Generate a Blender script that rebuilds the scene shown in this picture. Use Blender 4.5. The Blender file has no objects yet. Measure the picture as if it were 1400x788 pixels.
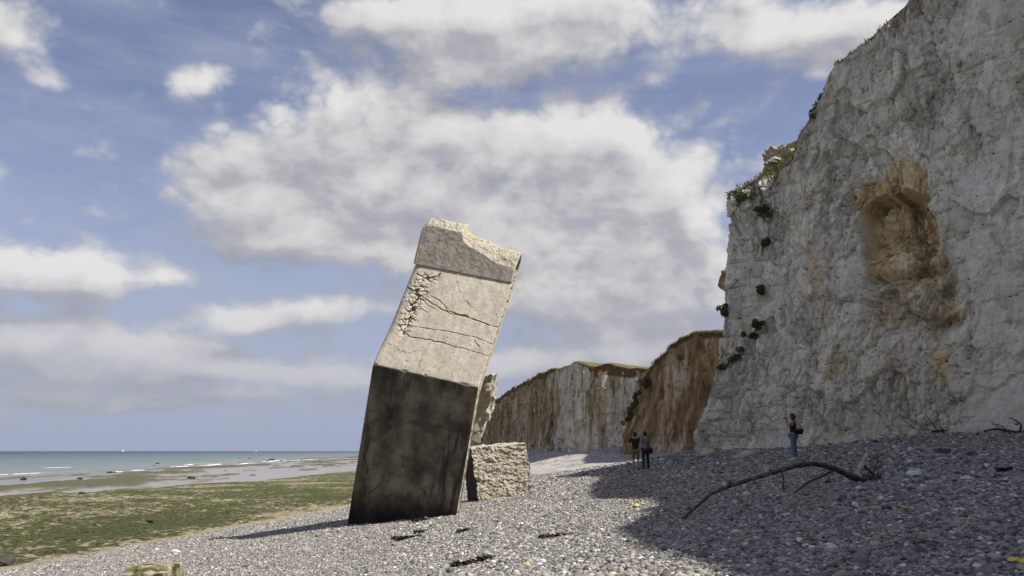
import bpy, bmesh, math, random
import numpy as np
from mathutils import Vector, Matrix
R = math.radians
S = bpy.context.scene
COL = S.collection
rng = np.random.default_rng(7)
random.seed(7)

# ------------------------------------------------------------------ camera
EYE = 3.2
FPX = 1100.0
PITCH = math.atan(223 / FPX)
cam_d = bpy.data.cameras.new('camera')
cam = bpy.data.objects.new('camera', cam_d)
COL.objects.link(cam)
cam.location = (0, 0, EYE)
cam.rotation_euler = (math.pi / 2 + PITCH, 0, 0)
cam_d.sensor_width = 36
cam_d.lens = 36 * FPX / 1400
cam_d.clip_start = .1
cam_d.clip_end = 80000
S.camera = cam

# ------------------------------------------------------------------ exposure, sun
S.view_settings.view_transform = 'Standard'
S.view_settings.look = 'None'
S.view_settings.gamma = 1
S.view_settings.exposure = 0.6
SUN_EL, SUN_AZ = 52, -20          # azimuth measured from +x towards +y
sv = Vector((math.cos(R(SUN_EL)) * math.cos(R(SUN_AZ)), math.cos(R(SUN_EL)) * math.sin(R(SUN_AZ)), math.sin(R(SUN_EL))))
sun_d = bpy.data.lights.new('sun', 'SUN')
sun_d.energy = 4.8
sun_d.angle = R(.55)
sun_d.color = (1, .95, .87)
sun = bpy.data.objects.new('sun', sun_d)
COL.objects.link(sun)
sun.rotation_euler = (-sv).to_track_quat('-Z', 'Y').to_euler()


# ------------------------------------------------------------------ node helpers
class NT:
    def __init__(s, tree):
        s.t = tree

    def n(s, typ, props=None, ins=None):
        nd = s.t.nodes.new(typ)
        for k, v in (props or {}).items():
            setattr(nd, k, v)
        for k, v in (ins or {}).items():
            sock = nd.inputs[k]
            if isinstance(v, bpy.types.NodeSocket):
                s.t.links.new(v, sock)
            else:
                sock.default_value = v
        return nd

    def math(s, op, a, b=0.0, c=None, clamp=False):
        ins = {0: a, 1: b}
        if c is not None:
            ins[2] = c
        return s.n('ShaderNodeMath', {'operation': op, 'use_clamp': clamp}, ins).outputs[0]

    def vmath(s, op, a, b=None):
        ins = {0: a}
        if b is not None:
            ins[1] = b
        nd = s.n('ShaderNodeVectorMath', {'operation': op}, ins)
        return nd.outputs['Value'] if op in ('DOT_PRODUCT', 'LENGTH') else nd.outputs[0]

    def noise(s, vec, scale, detail=4, rough=.55, dist=0):
        return s.n('ShaderNodeTexNoise', None, {'Vector': vec, 'Scale': scale, 'Detail': detail, 'Roughness': rough, 'Distortion': dist}).outputs['Fac']

    def voro(s, vec, scale, feature='F1', rand=1.0):
        return s.n('ShaderNodeTexVoronoi', {'feature': feature}, {'Vector': vec, 'Scale': scale, 'Randomness': rand})

    def ss(s, x, a, b, lo=0.0, hi=1.0):
        return s.n('ShaderNodeMapRange', {'interpolation_type': 'SMOOTHSTEP'}, {0: x, 1: a, 2: b, 3: lo, 4: hi}).outputs[0]

    def mix(s, f, a, b, mode='MIX'):
        nd = s.n('ShaderNodeMix', {'data_type': 'RGBA', 'blend_type': mode}, {0: f})
        for i, v in ((6, a), (7, b)):
            if isinstance(v, bpy.types.NodeSocket):
                s.t.links.new(v, nd.inputs[i])
            else:
                nd.inputs[i].default_value = (*v, 1)[:4]
        return nd.outputs[2]

    def ramp(s, f, stops, interp='LINEAR'):
        nd = s.n('ShaderNodeValToRGB', None, {0: f})
        cr = nd.color_ramp
        cr.interpolation = interp
        while len(cr.elements) < len(stops):
            cr.elements.new(.5)
        for e, (p, c) in zip(cr.elements, stops):
            e.position = p
            e.color = (*c, 1)[:4]
        return nd.outputs[0]

    def attr(s, name):
        return s.n('ShaderNodeAttribute', {'attribute_name': name}).outputs['Fac']

    def mapping(s, vec, scale=(1, 1, 1), loc=(0, 0, 0)):
        return s.n('ShaderNodeMapping', None, {'Vector': vec, 'Scale': scale, 'Location': loc}).outputs[0]

    def bump(s, h, strength, dist, normal=None):
        ins = {'Height': h, 'Strength': strength, 'Distance': dist}
        if normal is not None:
            ins['Normal'] = normal
        return s.n('ShaderNodeBump', None, ins).outputs[0]


def material(name, rough=.85, spec=.3):
    m = bpy.data.materials.new(name)
    m.use_nodes = True
    t = NT(m.node_tree)
    b = m.node_tree.nodes['Principled BSDF']
    b.inputs['Roughness'].default_value = rough
    b.inputs['Specular IOR Level'].default_value = spec
    t.b = b
    t.obj = t.n('ShaderNodeTexCoord').outputs['Object']
    t.pos = t.n('ShaderNodeNewGeometry').outputs['Position']

    def fin(col=None, normal=None, rough=None):
        for k, v in (('Base Color', col), ('Normal', normal), ('Roughness', rough)):
            if v is None:
                continue
            if isinstance(v, bpy.types.NodeSocket):
                m.node_tree.links.new(v, b.inputs[k])
            else:
                b.inputs[k].default_value = (*v, 1) if k == 'Base Color' else v
        return m
    t.fin = fin
    return t


def simple(name, c, rough=.8, var=.25, scale=20, spec=.3, bump=.0):
    t = material(name, rough, spec)
    f = t.noise(t.obj, scale, 4)
    c2 = tuple(x * (1 - var) for x in c)
    c3 = tuple(min(1, x * (1 + var)) for x in c)
    return t.fin(t.ramp(f, [(.3, c2), (.7, c3)]), t.bump(f, bump, .02) if bump else None)


# ------------------------------------------------------------------ world: Nishita sky with clouds in it
W = bpy.data.worlds.new('World')
S.world = W
W.use_nodes = True
wt = NT(W.node_tree)
bg = W.node_tree.nodes['Background']
bg.inputs['Strength'].default_value = .072


def sky_ang(px, py):
    rx, ry = (px - 700) / FPX, (394 - py) / FPX
    v = Vector((rx, math.cos(PITCH) - math.sin(PITCH) * ry, math.sin(PITCH) + math.cos(PITCH) * ry)).normalized()
    return math.atan2(v.x, v.y), math.asin(v.z)


# every cloud: azimuth and elevation of its middle given by where it stands over the beach, half widths, weight
CLOUDS = [(430, 250, 175, 78, 1), (330, 245, 90, 50, .75), (500, 150, 95, 60, .8), (600, 240, 160, 80, 1), (790, 190, 130, 48, 1), (760, 280, 190, 70, .95),
          (870, 300, 150, 90, .9), (390, 340, 120, 30, .9), (560, 320, 120, 40, .8), (690, 35, 190, 55, 1), (580, 15, 110, 45, .85),
          (810, 20, 80, 55, .9), (650, 95, 70, 35, .75), (1010, 25, 95, 40, .85), (1130, 90, 110, 36, .85), (1090, 40, 80, 26, .6), (1200, 20, 90, 50, .9),
          (245, 104, 36, 26, 1), (295, 96, 26, 18, .8), (10, 40, 66, 52, 1), (60, 105, 26, 22, .4), (110, 372, 150, 34, .95), (20, 365, 110, 36, .85),
          (440, 426, 100, 22, 1.1), (320, 440, 60, 14, .8), (100, 448, 170, 26, 1.05), (80, 492, 200, 26, 1.05), (420, 514, 180, 20, 1.05), (250, 472, 80, 12, .75), (300, 543, 220, 13, .8), (60, 540, 220, 18, .8),
          (900, 380, 140, 55, .85), (780, 410, 120, 40, .8), (760, 490, 160, 22, .8), (890, 465, 60, 20, .85), (905, 92, 24, 20, .55), (850, 430, 230, 85, .42),
          (1500, 200, 260, 90, .9), (-160, 250, 160, 70, .9), (-300, 60, 160, 100, .9)]
grp = bpy.data.node_groups.new('cloud_cover', 'ShaderNodeTree')
grp.interface.new_socket('Vector', in_out='INPUT', socket_type='NodeSocketVector')
grp.interface.new_socket('Cover', in_out='OUTPUT', socket_type='NodeSocketFloat')
grp.interface.new_socket('Soft', in_out='OUTPUT', socket_type='NodeSocketFloat')
g = NT(grp)
gi = g.n('NodeGroupInput')
go = g.n('NodeGroupOutput')
ae = gi.outputs[0]
warp = g.n('ShaderNodeTexNoise', None, {'Vector': ae, 'Scale': 6.0, 'Detail': 2, 'Roughness': .55}).outputs['Color']
warp = g.vmath('SUBTRACT', warp, (.5, .5, .5))
aw = g.vmath('ADD', ae, g.vmath('MULTIPLY', warp, (.10, .05, 0)))
tot = None
for (cx, cy, rx, ry, w_) in CLOUDS:
    a, e = sky_ang(cx, cy)
    a1, _ = sky_ang(cx + rx, cy)
    _, e1 = sky_ang(cx, cy + ry)
    d = g.vmath('MULTIPLY', g.vmath('SUBTRACT', aw, (a, e, 0)), (1 / abs(a1 - a), 1 / abs(e1 - e), 0))
    q = g.vmath('DOT_PRODUCT', d, d)
    bl = g.math('MULTIPLY', g.math('POWER', 2.718, g.math('MULTIPLY', q, -.9)), w_)
    tot = bl if tot is None else g.math('ADD', tot, bl)
tot = g.math('MINIMUM', tot, 1.15)
# overhead and behind the camera the clouds are simply scattered
az_abs = g.math('ABSOLUTE', g.n('ShaderNodeSeparateXYZ', None, {0: ae}).outputs[0])
away = g.ss(az_abs, .9, 1.4)
gen = g.ss(g.noise(g.mapping(ae, (1, 1.6, 1), (3, 1, 0)), 2.2, 3), .42, .66)
tot = g.math('ADD', tot, g.math('MULTIPLY', gen, away))
n1 = g.noise(g.mapping(ae, (1, 1.55, 1)), 8.5, 8, .57)
# cauliflower heads: cells within cells
def billow(sc, det, off):
    n_ = g.noise(g.vmath('ADD', g.mapping(ae, (1, 1.3, 1), off), g.vmath('MULTIPLY', warp, (.05, .05, 0))), sc, det, .5)
    return g.math('ABSOLUTE', g.math('SUBTRACT', n_, .5))


bil = g.math('ADD', g.math('MULTIPLY', billow(11, 1, (3, 1, 0)), 1.6), g.math('MULTIPLY', billow(30, 2, (6, 2, 0)), .9))
bil = g.math('SUBTRACT', .26, bil)
bil = g.math('MULTIPLY', bil, -1.0)
s_ = g.math('ADD', tot, g.math('MULTIPLY', g.math('SUBTRACT', n1, .5), 1.7))
s_ = g.math('ADD', s_, g.math('MULTIPLY', bil, 1.1))
grp.links.new(s_, go.inputs[0])
n3 = g.noise(g.mapping(ae, (1, 2.4, 1), (1, 5, 0)), 7.0, 3.0, .5)
soft = g.math('ADD', tot, g.math('ADD', g.math('MULTIPLY', g.math('SUBTRACT', n3, .5), 1.5), g.math('MULTIPLY', bil, .75)))
grp.links.new(soft, go.inputs[1])

D = wt.n('ShaderNodeTexCoord').outputs['Generated']
sep = wt.n('ShaderNodeSeparateXYZ', None, {0: D})
az = wt.math('ARCTAN2', sep.outputs[0], sep.outputs[1])
el = wt.math('ARCSINE', sep.outputs[2])
ANG = wt.n('ShaderNodeCombineXYZ', None, {0: az, 1: el, 2: 0.0}).outputs[0]


def cover(off):
    v = wt.vmath('ADD', ANG, off)
    return wt.n('ShaderNodeGroup', {'node_tree': grp}, {0: v}).outputs


k0 = cover((0, 0, 0))
k1 = cover((.016, .036, 0))        # a little towards the sun: the sunward side of a cloud is the bright one
c0 = k0[0]
dens = wt.ss(c0, .14, .92)
lit = wt.math('ADD', wt.math('MULTIPLY', wt.math('SUBTRACT', k0[1], k1[1]), .58), .49)
lit = wt.math('ADD', lit, wt.math('MULTIPLY', wt.math('SUBTRACT', k0[0], k1[0]), .10), clamp=True)
thick = wt.ss(k0[1], .9, 1.7)
lit = wt.math('SUBTRACT', lit, wt.math('MULTIPLY', thick, .09), clamp=True)
sky = wt.n('ShaderNodeTexSky', {'sky_type': 'NISHITA', 'sun_disc': False, 'sun_elevation': R(SUN_EL), 'sun_rotation': R(90 - SUN_AZ),
                                'air_density': 1.0, 'dust_density': 1.2, 'ozone_density': 2.0})
# the cloud colours are on the sky's own brightness scale, before the background strength
ccol = wt.ramp(lit, [(.0, (3.1, 3.2, 3.7)), (.36, (4.1, 4.1, 4.45)), (.60, (5.75, 5.65, 5.7)), (.95, (7.3, 7.15, 7.05))])
low = wt.ss(el, .03, .22, 1.0, 0.0)
ccol = wt.mix(wt.math('MULTIPLY', low, .75), ccol, (3.3, 3.55, 4.3))
skyc = wt.mix(1.0, sky.outputs[0], (1.40, 1.12, 1.12), 'MULTIPLY')
vn = wt.noise(wt.mapping(ANG, (1, 4.5, 1)), 4.0, 7, .62)
vn2 = wt.noise(wt.mapping(ANG, (1, 2.0, 1), (2, 2, 0)), 3.0, 6, .6)
veil = wt.math('MULTIPLY', wt.ss(vn, .38, .74), .42)
veil = wt.math('ADD', veil, wt.math('MULTIPLY', wt.ss(vn2, .42, .7), .28))
skyc = wt.mix(veil, skyc, (3.9, 4.2, 5.25))
hz = wt.ss(el, -.02, .40, .95, 0.0)
skyc = wt.mix(hz, skyc, (3.25, 3.7, 5.05))
fin = wt.mix(wt.math('MULTIPLY', dens, .96), skyc, ccol)
W.node_tree.links.new(fin, bg.inputs['Color'])


# ------------------------------------------------------------------ geometry helpers
def ray(px, py):
    rx, ry = (px - 700) / FPX, (394 - py) / FPX
    return np.array([rx, math.cos(PITCH) - math.sin(PITCH) * ry, math.sin(PITCH) + math.cos(PITCH) * ry])


def at(px, py, d):
    v = ray(px, py)
    return np.array([0, 0, EYE]) + v * (d / v[1])


def proj(p):
    p = np.asarray(p, float)
    q = p - np.array([0, 0, EYE])
    c, s = math.cos(PITCH), math.sin(PITCH)
    w = q[..., 1] * c + q[..., 2] * s
    w = np.where(np.abs(w) < 1e-6, 1e-6, w)
    u = -q[..., 1] * s + q[..., 2] * c
    return 700 + FPX * q[..., 0] / w, 394 - FPX * u / w


def _hash(ix, iy, iz, seed):
    h = (ix * 374761393 + iy * 668265263 + iz * 2147483647 + seed * 1274126177) & 0xFFFFFFFF
    h = ((h ^ (h >> 13)) * 1274126177) & 0xFFFFFFFF
    h = ((h ^ (h >> 16)) * 2246822519) & 0xFFFFFFFF
    return ((h ^ (h >> 15)) & 0xFFFFFF) / float(0xFFFFFF)


def vnoise(p, seed=0):
    p = np.asarray(p, float)
    i = np.floor(p).astype(np.int64)
    f = p - i
    f = f * f * f * (f * (f * 6 - 15) + 10)
    out = 0
    for a in (0, 1):
        for b in (0, 1):
            for c in (0, 1):
                w = (f[:, 0] if a else 1 - f[:, 0]) * (f[:, 1] if b else 1 - f[:, 1]) * (f[:, 2] if c else 1 - f[:, 2])
                out = out + w * _hash(i[:, 0] + a, i[:, 1] + b, i[:, 2] + c, seed)
    return out * 2 - 1


def fbm(p, octv=4, seed=0, gain=.5):
    a, o, s = 1, 0, 0
    p = np.array(p, float)
    for k in range(octv):
        o = o + a * vnoise(p, seed + k)
        s += a
        a *= gain
        p = p * 2.03 + 17.3
    return o / s


def worley(p, seed=0):
    """distance to nearest, to second nearest, random number of the nearest cell, offset to its middle"""
    p = np.asarray(p, float)
    i = np.floor(p).astype(np.int64)
    n = len(p)
    f1 = np.full(n, 9.)
    f2 = np.full(n, 9.)
    cid = np.zeros(n)
    off = np.zeros((n, 3))
    for a in (-1, 0, 1):
        for b in (-1, 0, 1):
            for c in (-1, 0, 1):
                j = i + np.array([a, b, c])
                q = np.stack([j[:, k] + _hash(j[:, 0], j[:, 1], j[:, 2], seed + 11 * k + 1) for k in range(3)], 1)
                dv = p - q
                d = np.sqrt((dv * dv).sum(1))
                m = d < f1
                f2 = np.where(m, f1, np.minimum(f2, d))
                f1 = np.where(m, d, f1)
                cid = np.where(m, _hash(j[:, 0], j[:, 1], j[:, 2], seed + 77), cid)
                off[m] = dv[m]
    return f1, f2, cid, off


def facets(p, seed, tilt=1.0):
    """broken-rock relief: every cell is a tilted flat face at its own height"""
    f1, f2, cid, off = worley(p, seed)
    ang = cid * 61.7
    t = off[:, 0] * np.sin(ang) + off[:, 1] * np.sin(ang * 1.7) + off[:, 2] * np.cos(ang * 1.3)
    return (cid - .5) + tilt * t, f2 - f1


def smooth01(x, a, b):
    t = np.clip((x - a) / (b - a), 0, 1)
    return t * t * (3 - 2 * t)


def link(o, parent=None, mat=None, matname=None):
    COL.objects.link(o)
    if mat is not None:
        o.data.materials.append(mat)
    if parent is not None:
        o.parent = parent
    return o


def mesh_np(name, verts, quads, mat=None, parent=None, smooth=True, attrs=None):
    verts = np.asarray(verts, np.float32)
    quads = np.asarray(quads, np.int32)
    k = quads.shape[1]
    me = bpy.data.meshes.new(name)
    me.vertices.add(len(verts))
    me.vertices.foreach_set('co', verts.ravel())
    me.loops.add(quads.size)
    me.loops.foreach_set('vertex_index', quads.ravel())
    me.polygons.add(len(quads))
    me.polygons.foreach_set('loop_start', np.arange(0, quads.size, k, dtype=np.int32))
    me.update(calc_edges=True)
    me.validate()
    me.polygons.foreach_set('use_smooth', np.full(len(me.polygons), smooth))
    for an, av in (attrs or {}).items():
        a = me.attributes.new(an, 'FLOAT', 'POINT')
        a.data.foreach_set('value', np.asarray(av, np.float32).ravel())
    o = bpy.data.objects.new(name, me)
    return link(o, parent, mat)


def grid_quads(nu, nv, flip=False, wrap_u=False):
    a = np.arange(nu * nv).reshape(nu, nv)
    if wrap_u:
        a = np.vstack([a, a[:1]])
    q = np.stack([a[:-1, :-1], a[1:, :-1], a[1:, 1:], a[:-1, 1:]], -1).reshape(-1, 4)
    return q[:, ::-1] if flip else q


def grid_normals(P):
    du = np.gradient(P, axis=0)
    dv = np.gradient(P, axis=1)
    n = np.cross(du, dv)
    return n / (np.linalg.norm(n, axis=2, keepdims=True) + 1e-9)


def bm_obj(name, bm, mat=None, parent=None, smooth=False):
    me = bpy.data.meshes.new(name)
    bmesh.ops.recalc_face_normals(bm, faces=bm.faces)
    bm.to_mesh(me)
    bm.free()
    for p in me.polygons:
        p.use_smooth = smooth
    return link(bpy.data.objects.new(name, me), parent, mat)


def tag(o, label=None, cat=None, group=None, kind=None):
    for k, v in (('label', label), ('category', cat), ('group', group), ('kind', kind)):
        if v:
            o[k] = v
    return o


def empty(name, loc, label, cat, rz=0, group=None):
    o = bpy.data.objects.new(name, None)
    COL.objects.link(o)
    o.empty_display_size = .2
    o.location = loc
    o.rotation_euler = (0, 0, rz)
    return tag(o, label, cat, group)


def tube(bm, pts, rad, sides=7, wob=.12, seed=0):
    rs = random.Random(seed)
    pts = [Vector(p) for p in pts]
    # resample smoothly
    P, Q = [], []
    n = len(pts)
    for i in range(n - 1):
        p0, p1, p2, p3 = pts[max(i - 1, 0)], pts[i], pts[i + 1], pts[min(i + 2, n - 1)]
        st = 4
        for k in range(st):
            t = k / st
            P.append(.5 * ((2 * p1) + (p2 - p0) * t + (2 * p0 - 5 * p1 + 4 * p2 - p3) * t * t + (3 * p1 - p0 - 3 * p2 + p3) * t ** 3))
            Q.append(rad[i] * (1 - t) + rad[i + 1] * t)
    P.append(pts[-1])
    Q.append(rad[-1])
    rings = []
    up = Vector((.13, .31, .94))
    for i, p in enumerate(P):
        d = (P[min(i + 1, len(P) - 1)] - P[max(i - 1, 0)]).normalized()
        a = d.cross(up)
        if a.length < .1:
            a = d.cross(Vector((1, 0, 0)))
        a.normalize()
        b = d.cross(a)
        ring = []
        for k in range(sides):
            th = 2 * math.pi * k / sides
            r = Q[i] * (1 + rs.uniform(-wob, wob))
            ring.append(bm.verts.new(p + a * (r * math.cos(th)) + b * (r * math.sin(th))))
        rings.append(ring)
    for i in range(len(rings) - 1):
        for k in range(sides):
            bm.faces.new((rings[i][k], rings[i][(k + 1) % sides], rings[i + 1][(k + 1) % sides], rings[i + 1][k]))
    bm.faces.new(rings[0][::-1])
    bm.faces.new(rings[-1])


def rock(name, loc, size, mat, seed, parent=None, sub=3, rough=.28, sink=.25, rz=0, smooth=False):
    bm = bmesh.new()
    bmesh.ops.create_icosphere(bm, subdivisions=sub, radius=1)
    v = np.array([x.co[:] for x in bm.verts])
    fa, _ = facets(v * 1.1 + seed * 3.7, seed, .9)
    r = 1 + rough * fa + .16 * fbm(v * 2.4 + seed, 3, seed)
    v = v * r[:, None] * (np.array(size) / 2)
    v[:, 2] += size[2] * (.5 - sink)
    for b, c in zip(bm.verts, v):
        b.co = c
    o = bm_obj(name, bm, mat, parent, smooth)
    o.location = loc
    o.rotation_euler = (0, 0, rz)
    return o


# ------------------------------------------------------------------ the lie of the beach
YS = [-60, 0, 10, 22, 48, 96, 160, 250, 420]
XS = [-17, -15.5, -15.0, -14.2, -9.6, -5, -9, -18, -42]
YC = [-60, 8, 18, 28.2, 32, 36, 39, 43.3, 48, 56, 75, 86, 96, 130, 165, 205, 250, 420]
XC = [18.5, 18.7, 19.2, 17.6, 15.8, 13.9, 12.1, 10.0, 13.3, 17.5, 17.8, 15.5, 8.5, 2.6, -2.5, -7.0, -13, -36]
YZ = [-60, 0, 18, 28, 33, 37, 43, 56, 80, 96, 160, 250, 420]
ZC = [3.8, 3.85, 3.95, 3.92, 3.75, 3.4, 3.2, 3.35, 3.35, 3.4, 3.4, 3.3, 3.0]


def ground_t(x, y):
    xs = np.interp(y, YS, XS)
    xc = np.interp(y, YC, XC)
    return (x - xs) / (xc - xs)


def ground_z(x, y):
    x = np.asarray(x, float)
    y = np.asarray(y, float)
    sh = x.shape
    x, y = x.ravel(), y.ravel()
    t = ground_t(x, y)
    z = np.interp(y, YZ, ZC) * np.where(t > 0, np.clip(t, 0, 1.3) ** 1.15, t * .9)
    p = np.stack([x / 5., y / 7., np.zeros_like(x)], 1)
    z = z + .10 * fbm(p, 3, 3) * smooth01(t, -.02, .12)
    p2 = np.stack([x / 1.1, y / 1.3, np.zeros_like(x)], 1)
    z = z + .035 * fbm(p2, 2, 9)
    return z.reshape(sh)


def gz(x, y):
    return float(ground_z(np.array([x]), np.array([y]))[0])


def hit(px, py, flat=None):
    v = ray(px, py)
    ds = np.geomspace(5, 4000, 4000)
    P = np.array([0, 0, EYE]) + v[None] * (ds / v[1])[:, None]
    g_ = ground_z(P[:, 0], P[:, 1]) if flat is None else np.full(len(ds), flat)
    k = np.argmax(P[:, 2] < g_)
    return P[k]


def shingle_nodes(t, vec, big=1.0):
    vo = t.voro(vec, 13 * big)
    col = t.ramp(t.n('ShaderNodeSeparateColor', None, {0: vo.outputs['Color']}).outputs[0],
                 [(0, (.07, .07, .075)), (.25, (.17, .165, .165)), (.5, (.25, .245, .24)), (.75, (.34, .33, .32)), (.93, (.42, .41, .39)), (1, (.62, .61, .58))])
    h = t.math('MULTIPLY', vo.outputs['Distance'], -1.0)
    return col, h


SAND_STRIPS = None
t = material('shingle', .75, .25)
col, h = shingle_nodes(t, t.pos)
n_ = t.noise(t.pos, .35, 4)
col = t.mix(t.ss(n_, .55, .75, 0, .35), col, (.26, .21, .15))
far_n = t.noise(t.mapping(t.pos, (1, .45, 1)), .9, 7, .7)
col = t.mix(1.0, col, t.ramp(far_n, [(.35, (.75, .73, .70)), (.5, (1.2, 1.17, 1.12)), (.68, (1.5, 1.46, 1.4))]), 'MULTIPLY')
sand = t.attr('sand')
sandc = t.mix(t.noise(t.pos, 9, 5), (.24, .185, .12), (.36, .29, .2))
col = t.mix(sand, col, sandc)
M_SHINGLE = t.fin(col, t.bump(h, .5, .04))

# beach sheet
rows = np.concatenate([np.linspace(-40, 4, 40), np.linspace(4.3, 60, 260), np.geomspace(60.6, 420, 120)])
ts = np.linspace(-.05, 1.5, 230)
xsr = np.interp(rows, YS, XS)
xcr = np.interp(rows, YC, XC)
GX = xsr[:, None] + (xcr - xsr)[:, None] * ts[None]
GY = np.repeat(rows[:, None], len(ts), 1)
GZ = ground_z(GX, GY)
V = np.stack([GX, GY, GZ], -1).reshape(-1, 3)


def sand_mask(V):
    tt = ground_t(V[:, 0], V[:, 1])
    edge = np.exp(-((tt + .012) / .014) ** 2)
    n = fbm(np.stack([V[:, 0] / 1.2, V[:, 1] / 3.0, V[:, 2] * 0], 1), 4, 21)
    strip = np.exp(-((tt - .23 - .02 * n) / .022) ** 2) * smooth01(-V[:, 1], -26, -13)
    strip2 = np.exp(-((tt - .20 + .015 * n) / .02) ** 2) * smooth01(V[:, 1], 20, 25) * smooth01(-V[:, 1], -34, -28)
    return np.clip(smooth01(edge + .5 * n, .45, .8) + smooth01(strip + .35 * n, .5, .8) + .6 * smooth01(strip2 + .35 * n, .5, .8), 0, 1)


beach = mesh_np('beach', V, grid_quads(len(rows), len(ts), flip=True), M_SHINGLE, attrs={'sand': sand_mask(V)})
tag(beach, 'grey shingle beach sloping up from the green flat to the white cliff', 'beach', kind='structure')

# ------------------------------------------------------------------ pebbles lying on the beach, uncountable
t = material('pebble_stone', .7, .3)
oi = t.n('ShaderNodeObjectInfo')
rc = t.ramp(oi.outputs['Random'], [(0, (.035, .035, .037)), (.2, (.10, .10, .10)), (.45, (.19, .185, .18)), (.7, (.29, .28, .27)), (.88, (.38, .37, .345)), (.94, (.40, .34, .25)), (.965, (.68, .665, .63)), (1, (.72, .71, .68))])
pn = t.noise(t.obj, 2.2, 5, .65)
rc = t.mix(t.ss(pn, .5, .7, 0, .55), rc, (.40, .39, .37))
sp = t.noise(oi.outputs['Location'], .8, 3)
rc = t.mix(t.ss(sp, .55, .72, 0, .25), rc, (.25, .2, .14))
rc = t.mix(1.0, rc, (.92, .905, .88), 'MULTIPLY')
M_PEB = t.fin(rc, t.bump(pn, .3, .2))
peb_col = bpy.data.collections.new('pebble_kinds')
for k in range(7):
    bm = bmesh.new()
    bmesh.ops.create_icosphere(bm, subdivisions=2, radius=.5)
    v = np.array([x.co[:] for x in bm.verts])
    r = 1 + .34 * fbm(v * 1.7 + k * 9.1, 2, k) + .12 * facets(v * 2.2 + k, k, .8)[0]
    sc = np.array([1.25, .92, .62]) * (1 + .18 * np.array([math.sin(k * 2.1), math.cos(k * 1.3), math.sin(k * 3.3)]))
    v = v * r[:, None] * sc
    for b, c in zip(bm.verts, v):
        b.co = c
    me = bpy.data.meshes.new('pebble')
    bm.to_mesh(me)
    bm.free()
    me.polygons.foreach_set('use_smooth', np.full(len(me.polygons), True))
    me.materials.append(M_PEB)
    peb_col.objects.link(bpy.data.objects.new('pebble', me))


def scatter_pebbles():
    out = []
    bands = [(3.5, 9, 2300, .044), (9, 14, 1800, .047), (14, 20, 1250, .052), (20, 28, 760, .060), (28, 38, 330, .075), (38, 54, 95, .095), (54, 75, 32, .13)]
    for (d0, d1, dens_, size) in bands:
        area = (d1 - d0) * 2 * (.68 * d1 + .6)
        n = int(area * dens_ * (.86 * d1 + 2.5) / (.68 * d1 + .6))
        y = rng.uniform(d0, d1, n)
        x = rng.uniform(-1, 1, n) * (.86 * d1 + 2.5)
        k = np.abs(x) < .86 * y + 2.5
        x, y = x[k], y[k]
        tt = ground_t(x, y)
        edge = .0 + .03 * fbm(np.stack([x / 1.5, y / 1.5, x * 0], 1), 3, 5)
        P = np.stack([x, y, ground_z(x, y)], 1)
        sm = sand_mask(P)
        k = (tt > edge) & (tt < 1.02) & (rng.random(len(x)) > sm * .93)
        P, tt = P[k], tt[k]
        # stones grow towards the cliff side and near the camera
        grow = .55 + .75 * smooth01(tt, .2, .75) * (.6 + .4 * smooth01(-P[:, 1], -30, -8)) + .12 * smooth01(-P[:, 1], -14, -7)
        band = np.exp(.38 * fbm(np.stack([tt * 16, P[:, 1] / 9., P[:, 1] * 0], 1), 3, 17))
        s = .71 * size * grow * band * np.exp(rng.normal(0, .38, len(P)))
        s = np.clip(s, .016, .2)
        big = rng.random(len(P)) < .008
        s[big] *= rng.uniform(1.4, 2.2, big.sum())
        P[:, 2] += s * .12
        out.append(np.column_stack([P, s]))
    return np.vstack(out)


PB = scatter_pebbles()
me = bpy.data.meshes.new('pebbles')
me.vertices.add(len(PB))
me.vertices.foreach_set('co', PB[:, :3].astype(np.float32).ravel())
a = me.attributes.new('size', 'FLOAT', 'POINT')
a.data.foreach_set('value', PB[:, 3].astype(np.float32))
rot = np.column_stack([rng.normal(0, .35, len(PB)), rng.normal(0, .35, len(PB)), rng.uniform(0, 6.28, len(PB))]).astype(np.float32)
a = me.attributes.new('turn', 'FLOAT_VECTOR', 'POINT')
a.data.foreach_set('vector', rot.ravel())
peb = link(bpy.data.objects.new('pebbles', me))
tag(peb, 'loose rounded grey and pale flint pebbles covering the beach', 'pebbles', kind='stuff')
ng = bpy.data.node_groups.new('scatter_pebbles', 'GeometryNodeTree')
ng.interface.new_socket('Geometry', in_out='INPUT', socket_type='NodeSocketGeometry')
ng.interface.new_socket('Geometry', in_out='OUTPUT', socket_type='NodeSocketGeometry')
q = NT(ng)
gin, gout = q.n('NodeGroupInput'), q.n('NodeGroupOutput')
ci = q.n('GeometryNodeCollectionInfo', None, {'Collection': peb_col, 'Separate Children': True, 'Reset Children': True})
na = q.n('GeometryNodeInputNamedAttribute', {'data_type': 'FLOAT'}, {'Name': 'size'})
nb = q.n('GeometryNodeInputNamedAttribute', {'data_type': 'FLOAT_VECTOR'}, {'Name': 'turn'})
e2r = q.n('FunctionNodeEulerToRotation', None, {0: nb.outputs[0]})
iop = q.n('GeometryNodeInstanceOnPoints', None, {'Points': gin.outputs[0], 'Instance': ci.outputs[0], 'Pick Instance': True,
                                                 'Rotation': e2r.outputs[0], 'Scale': na.outputs[0]})
ng.links.new(iop.outputs[0], gout.inputs[0])
md = peb.modifiers.new('scatter', 'NODES')
md.node_group = ng

# ------------------------------------------------------------------ tidal flat: chalk platform under green weed, wet sand further out
SEA = -.30


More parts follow.
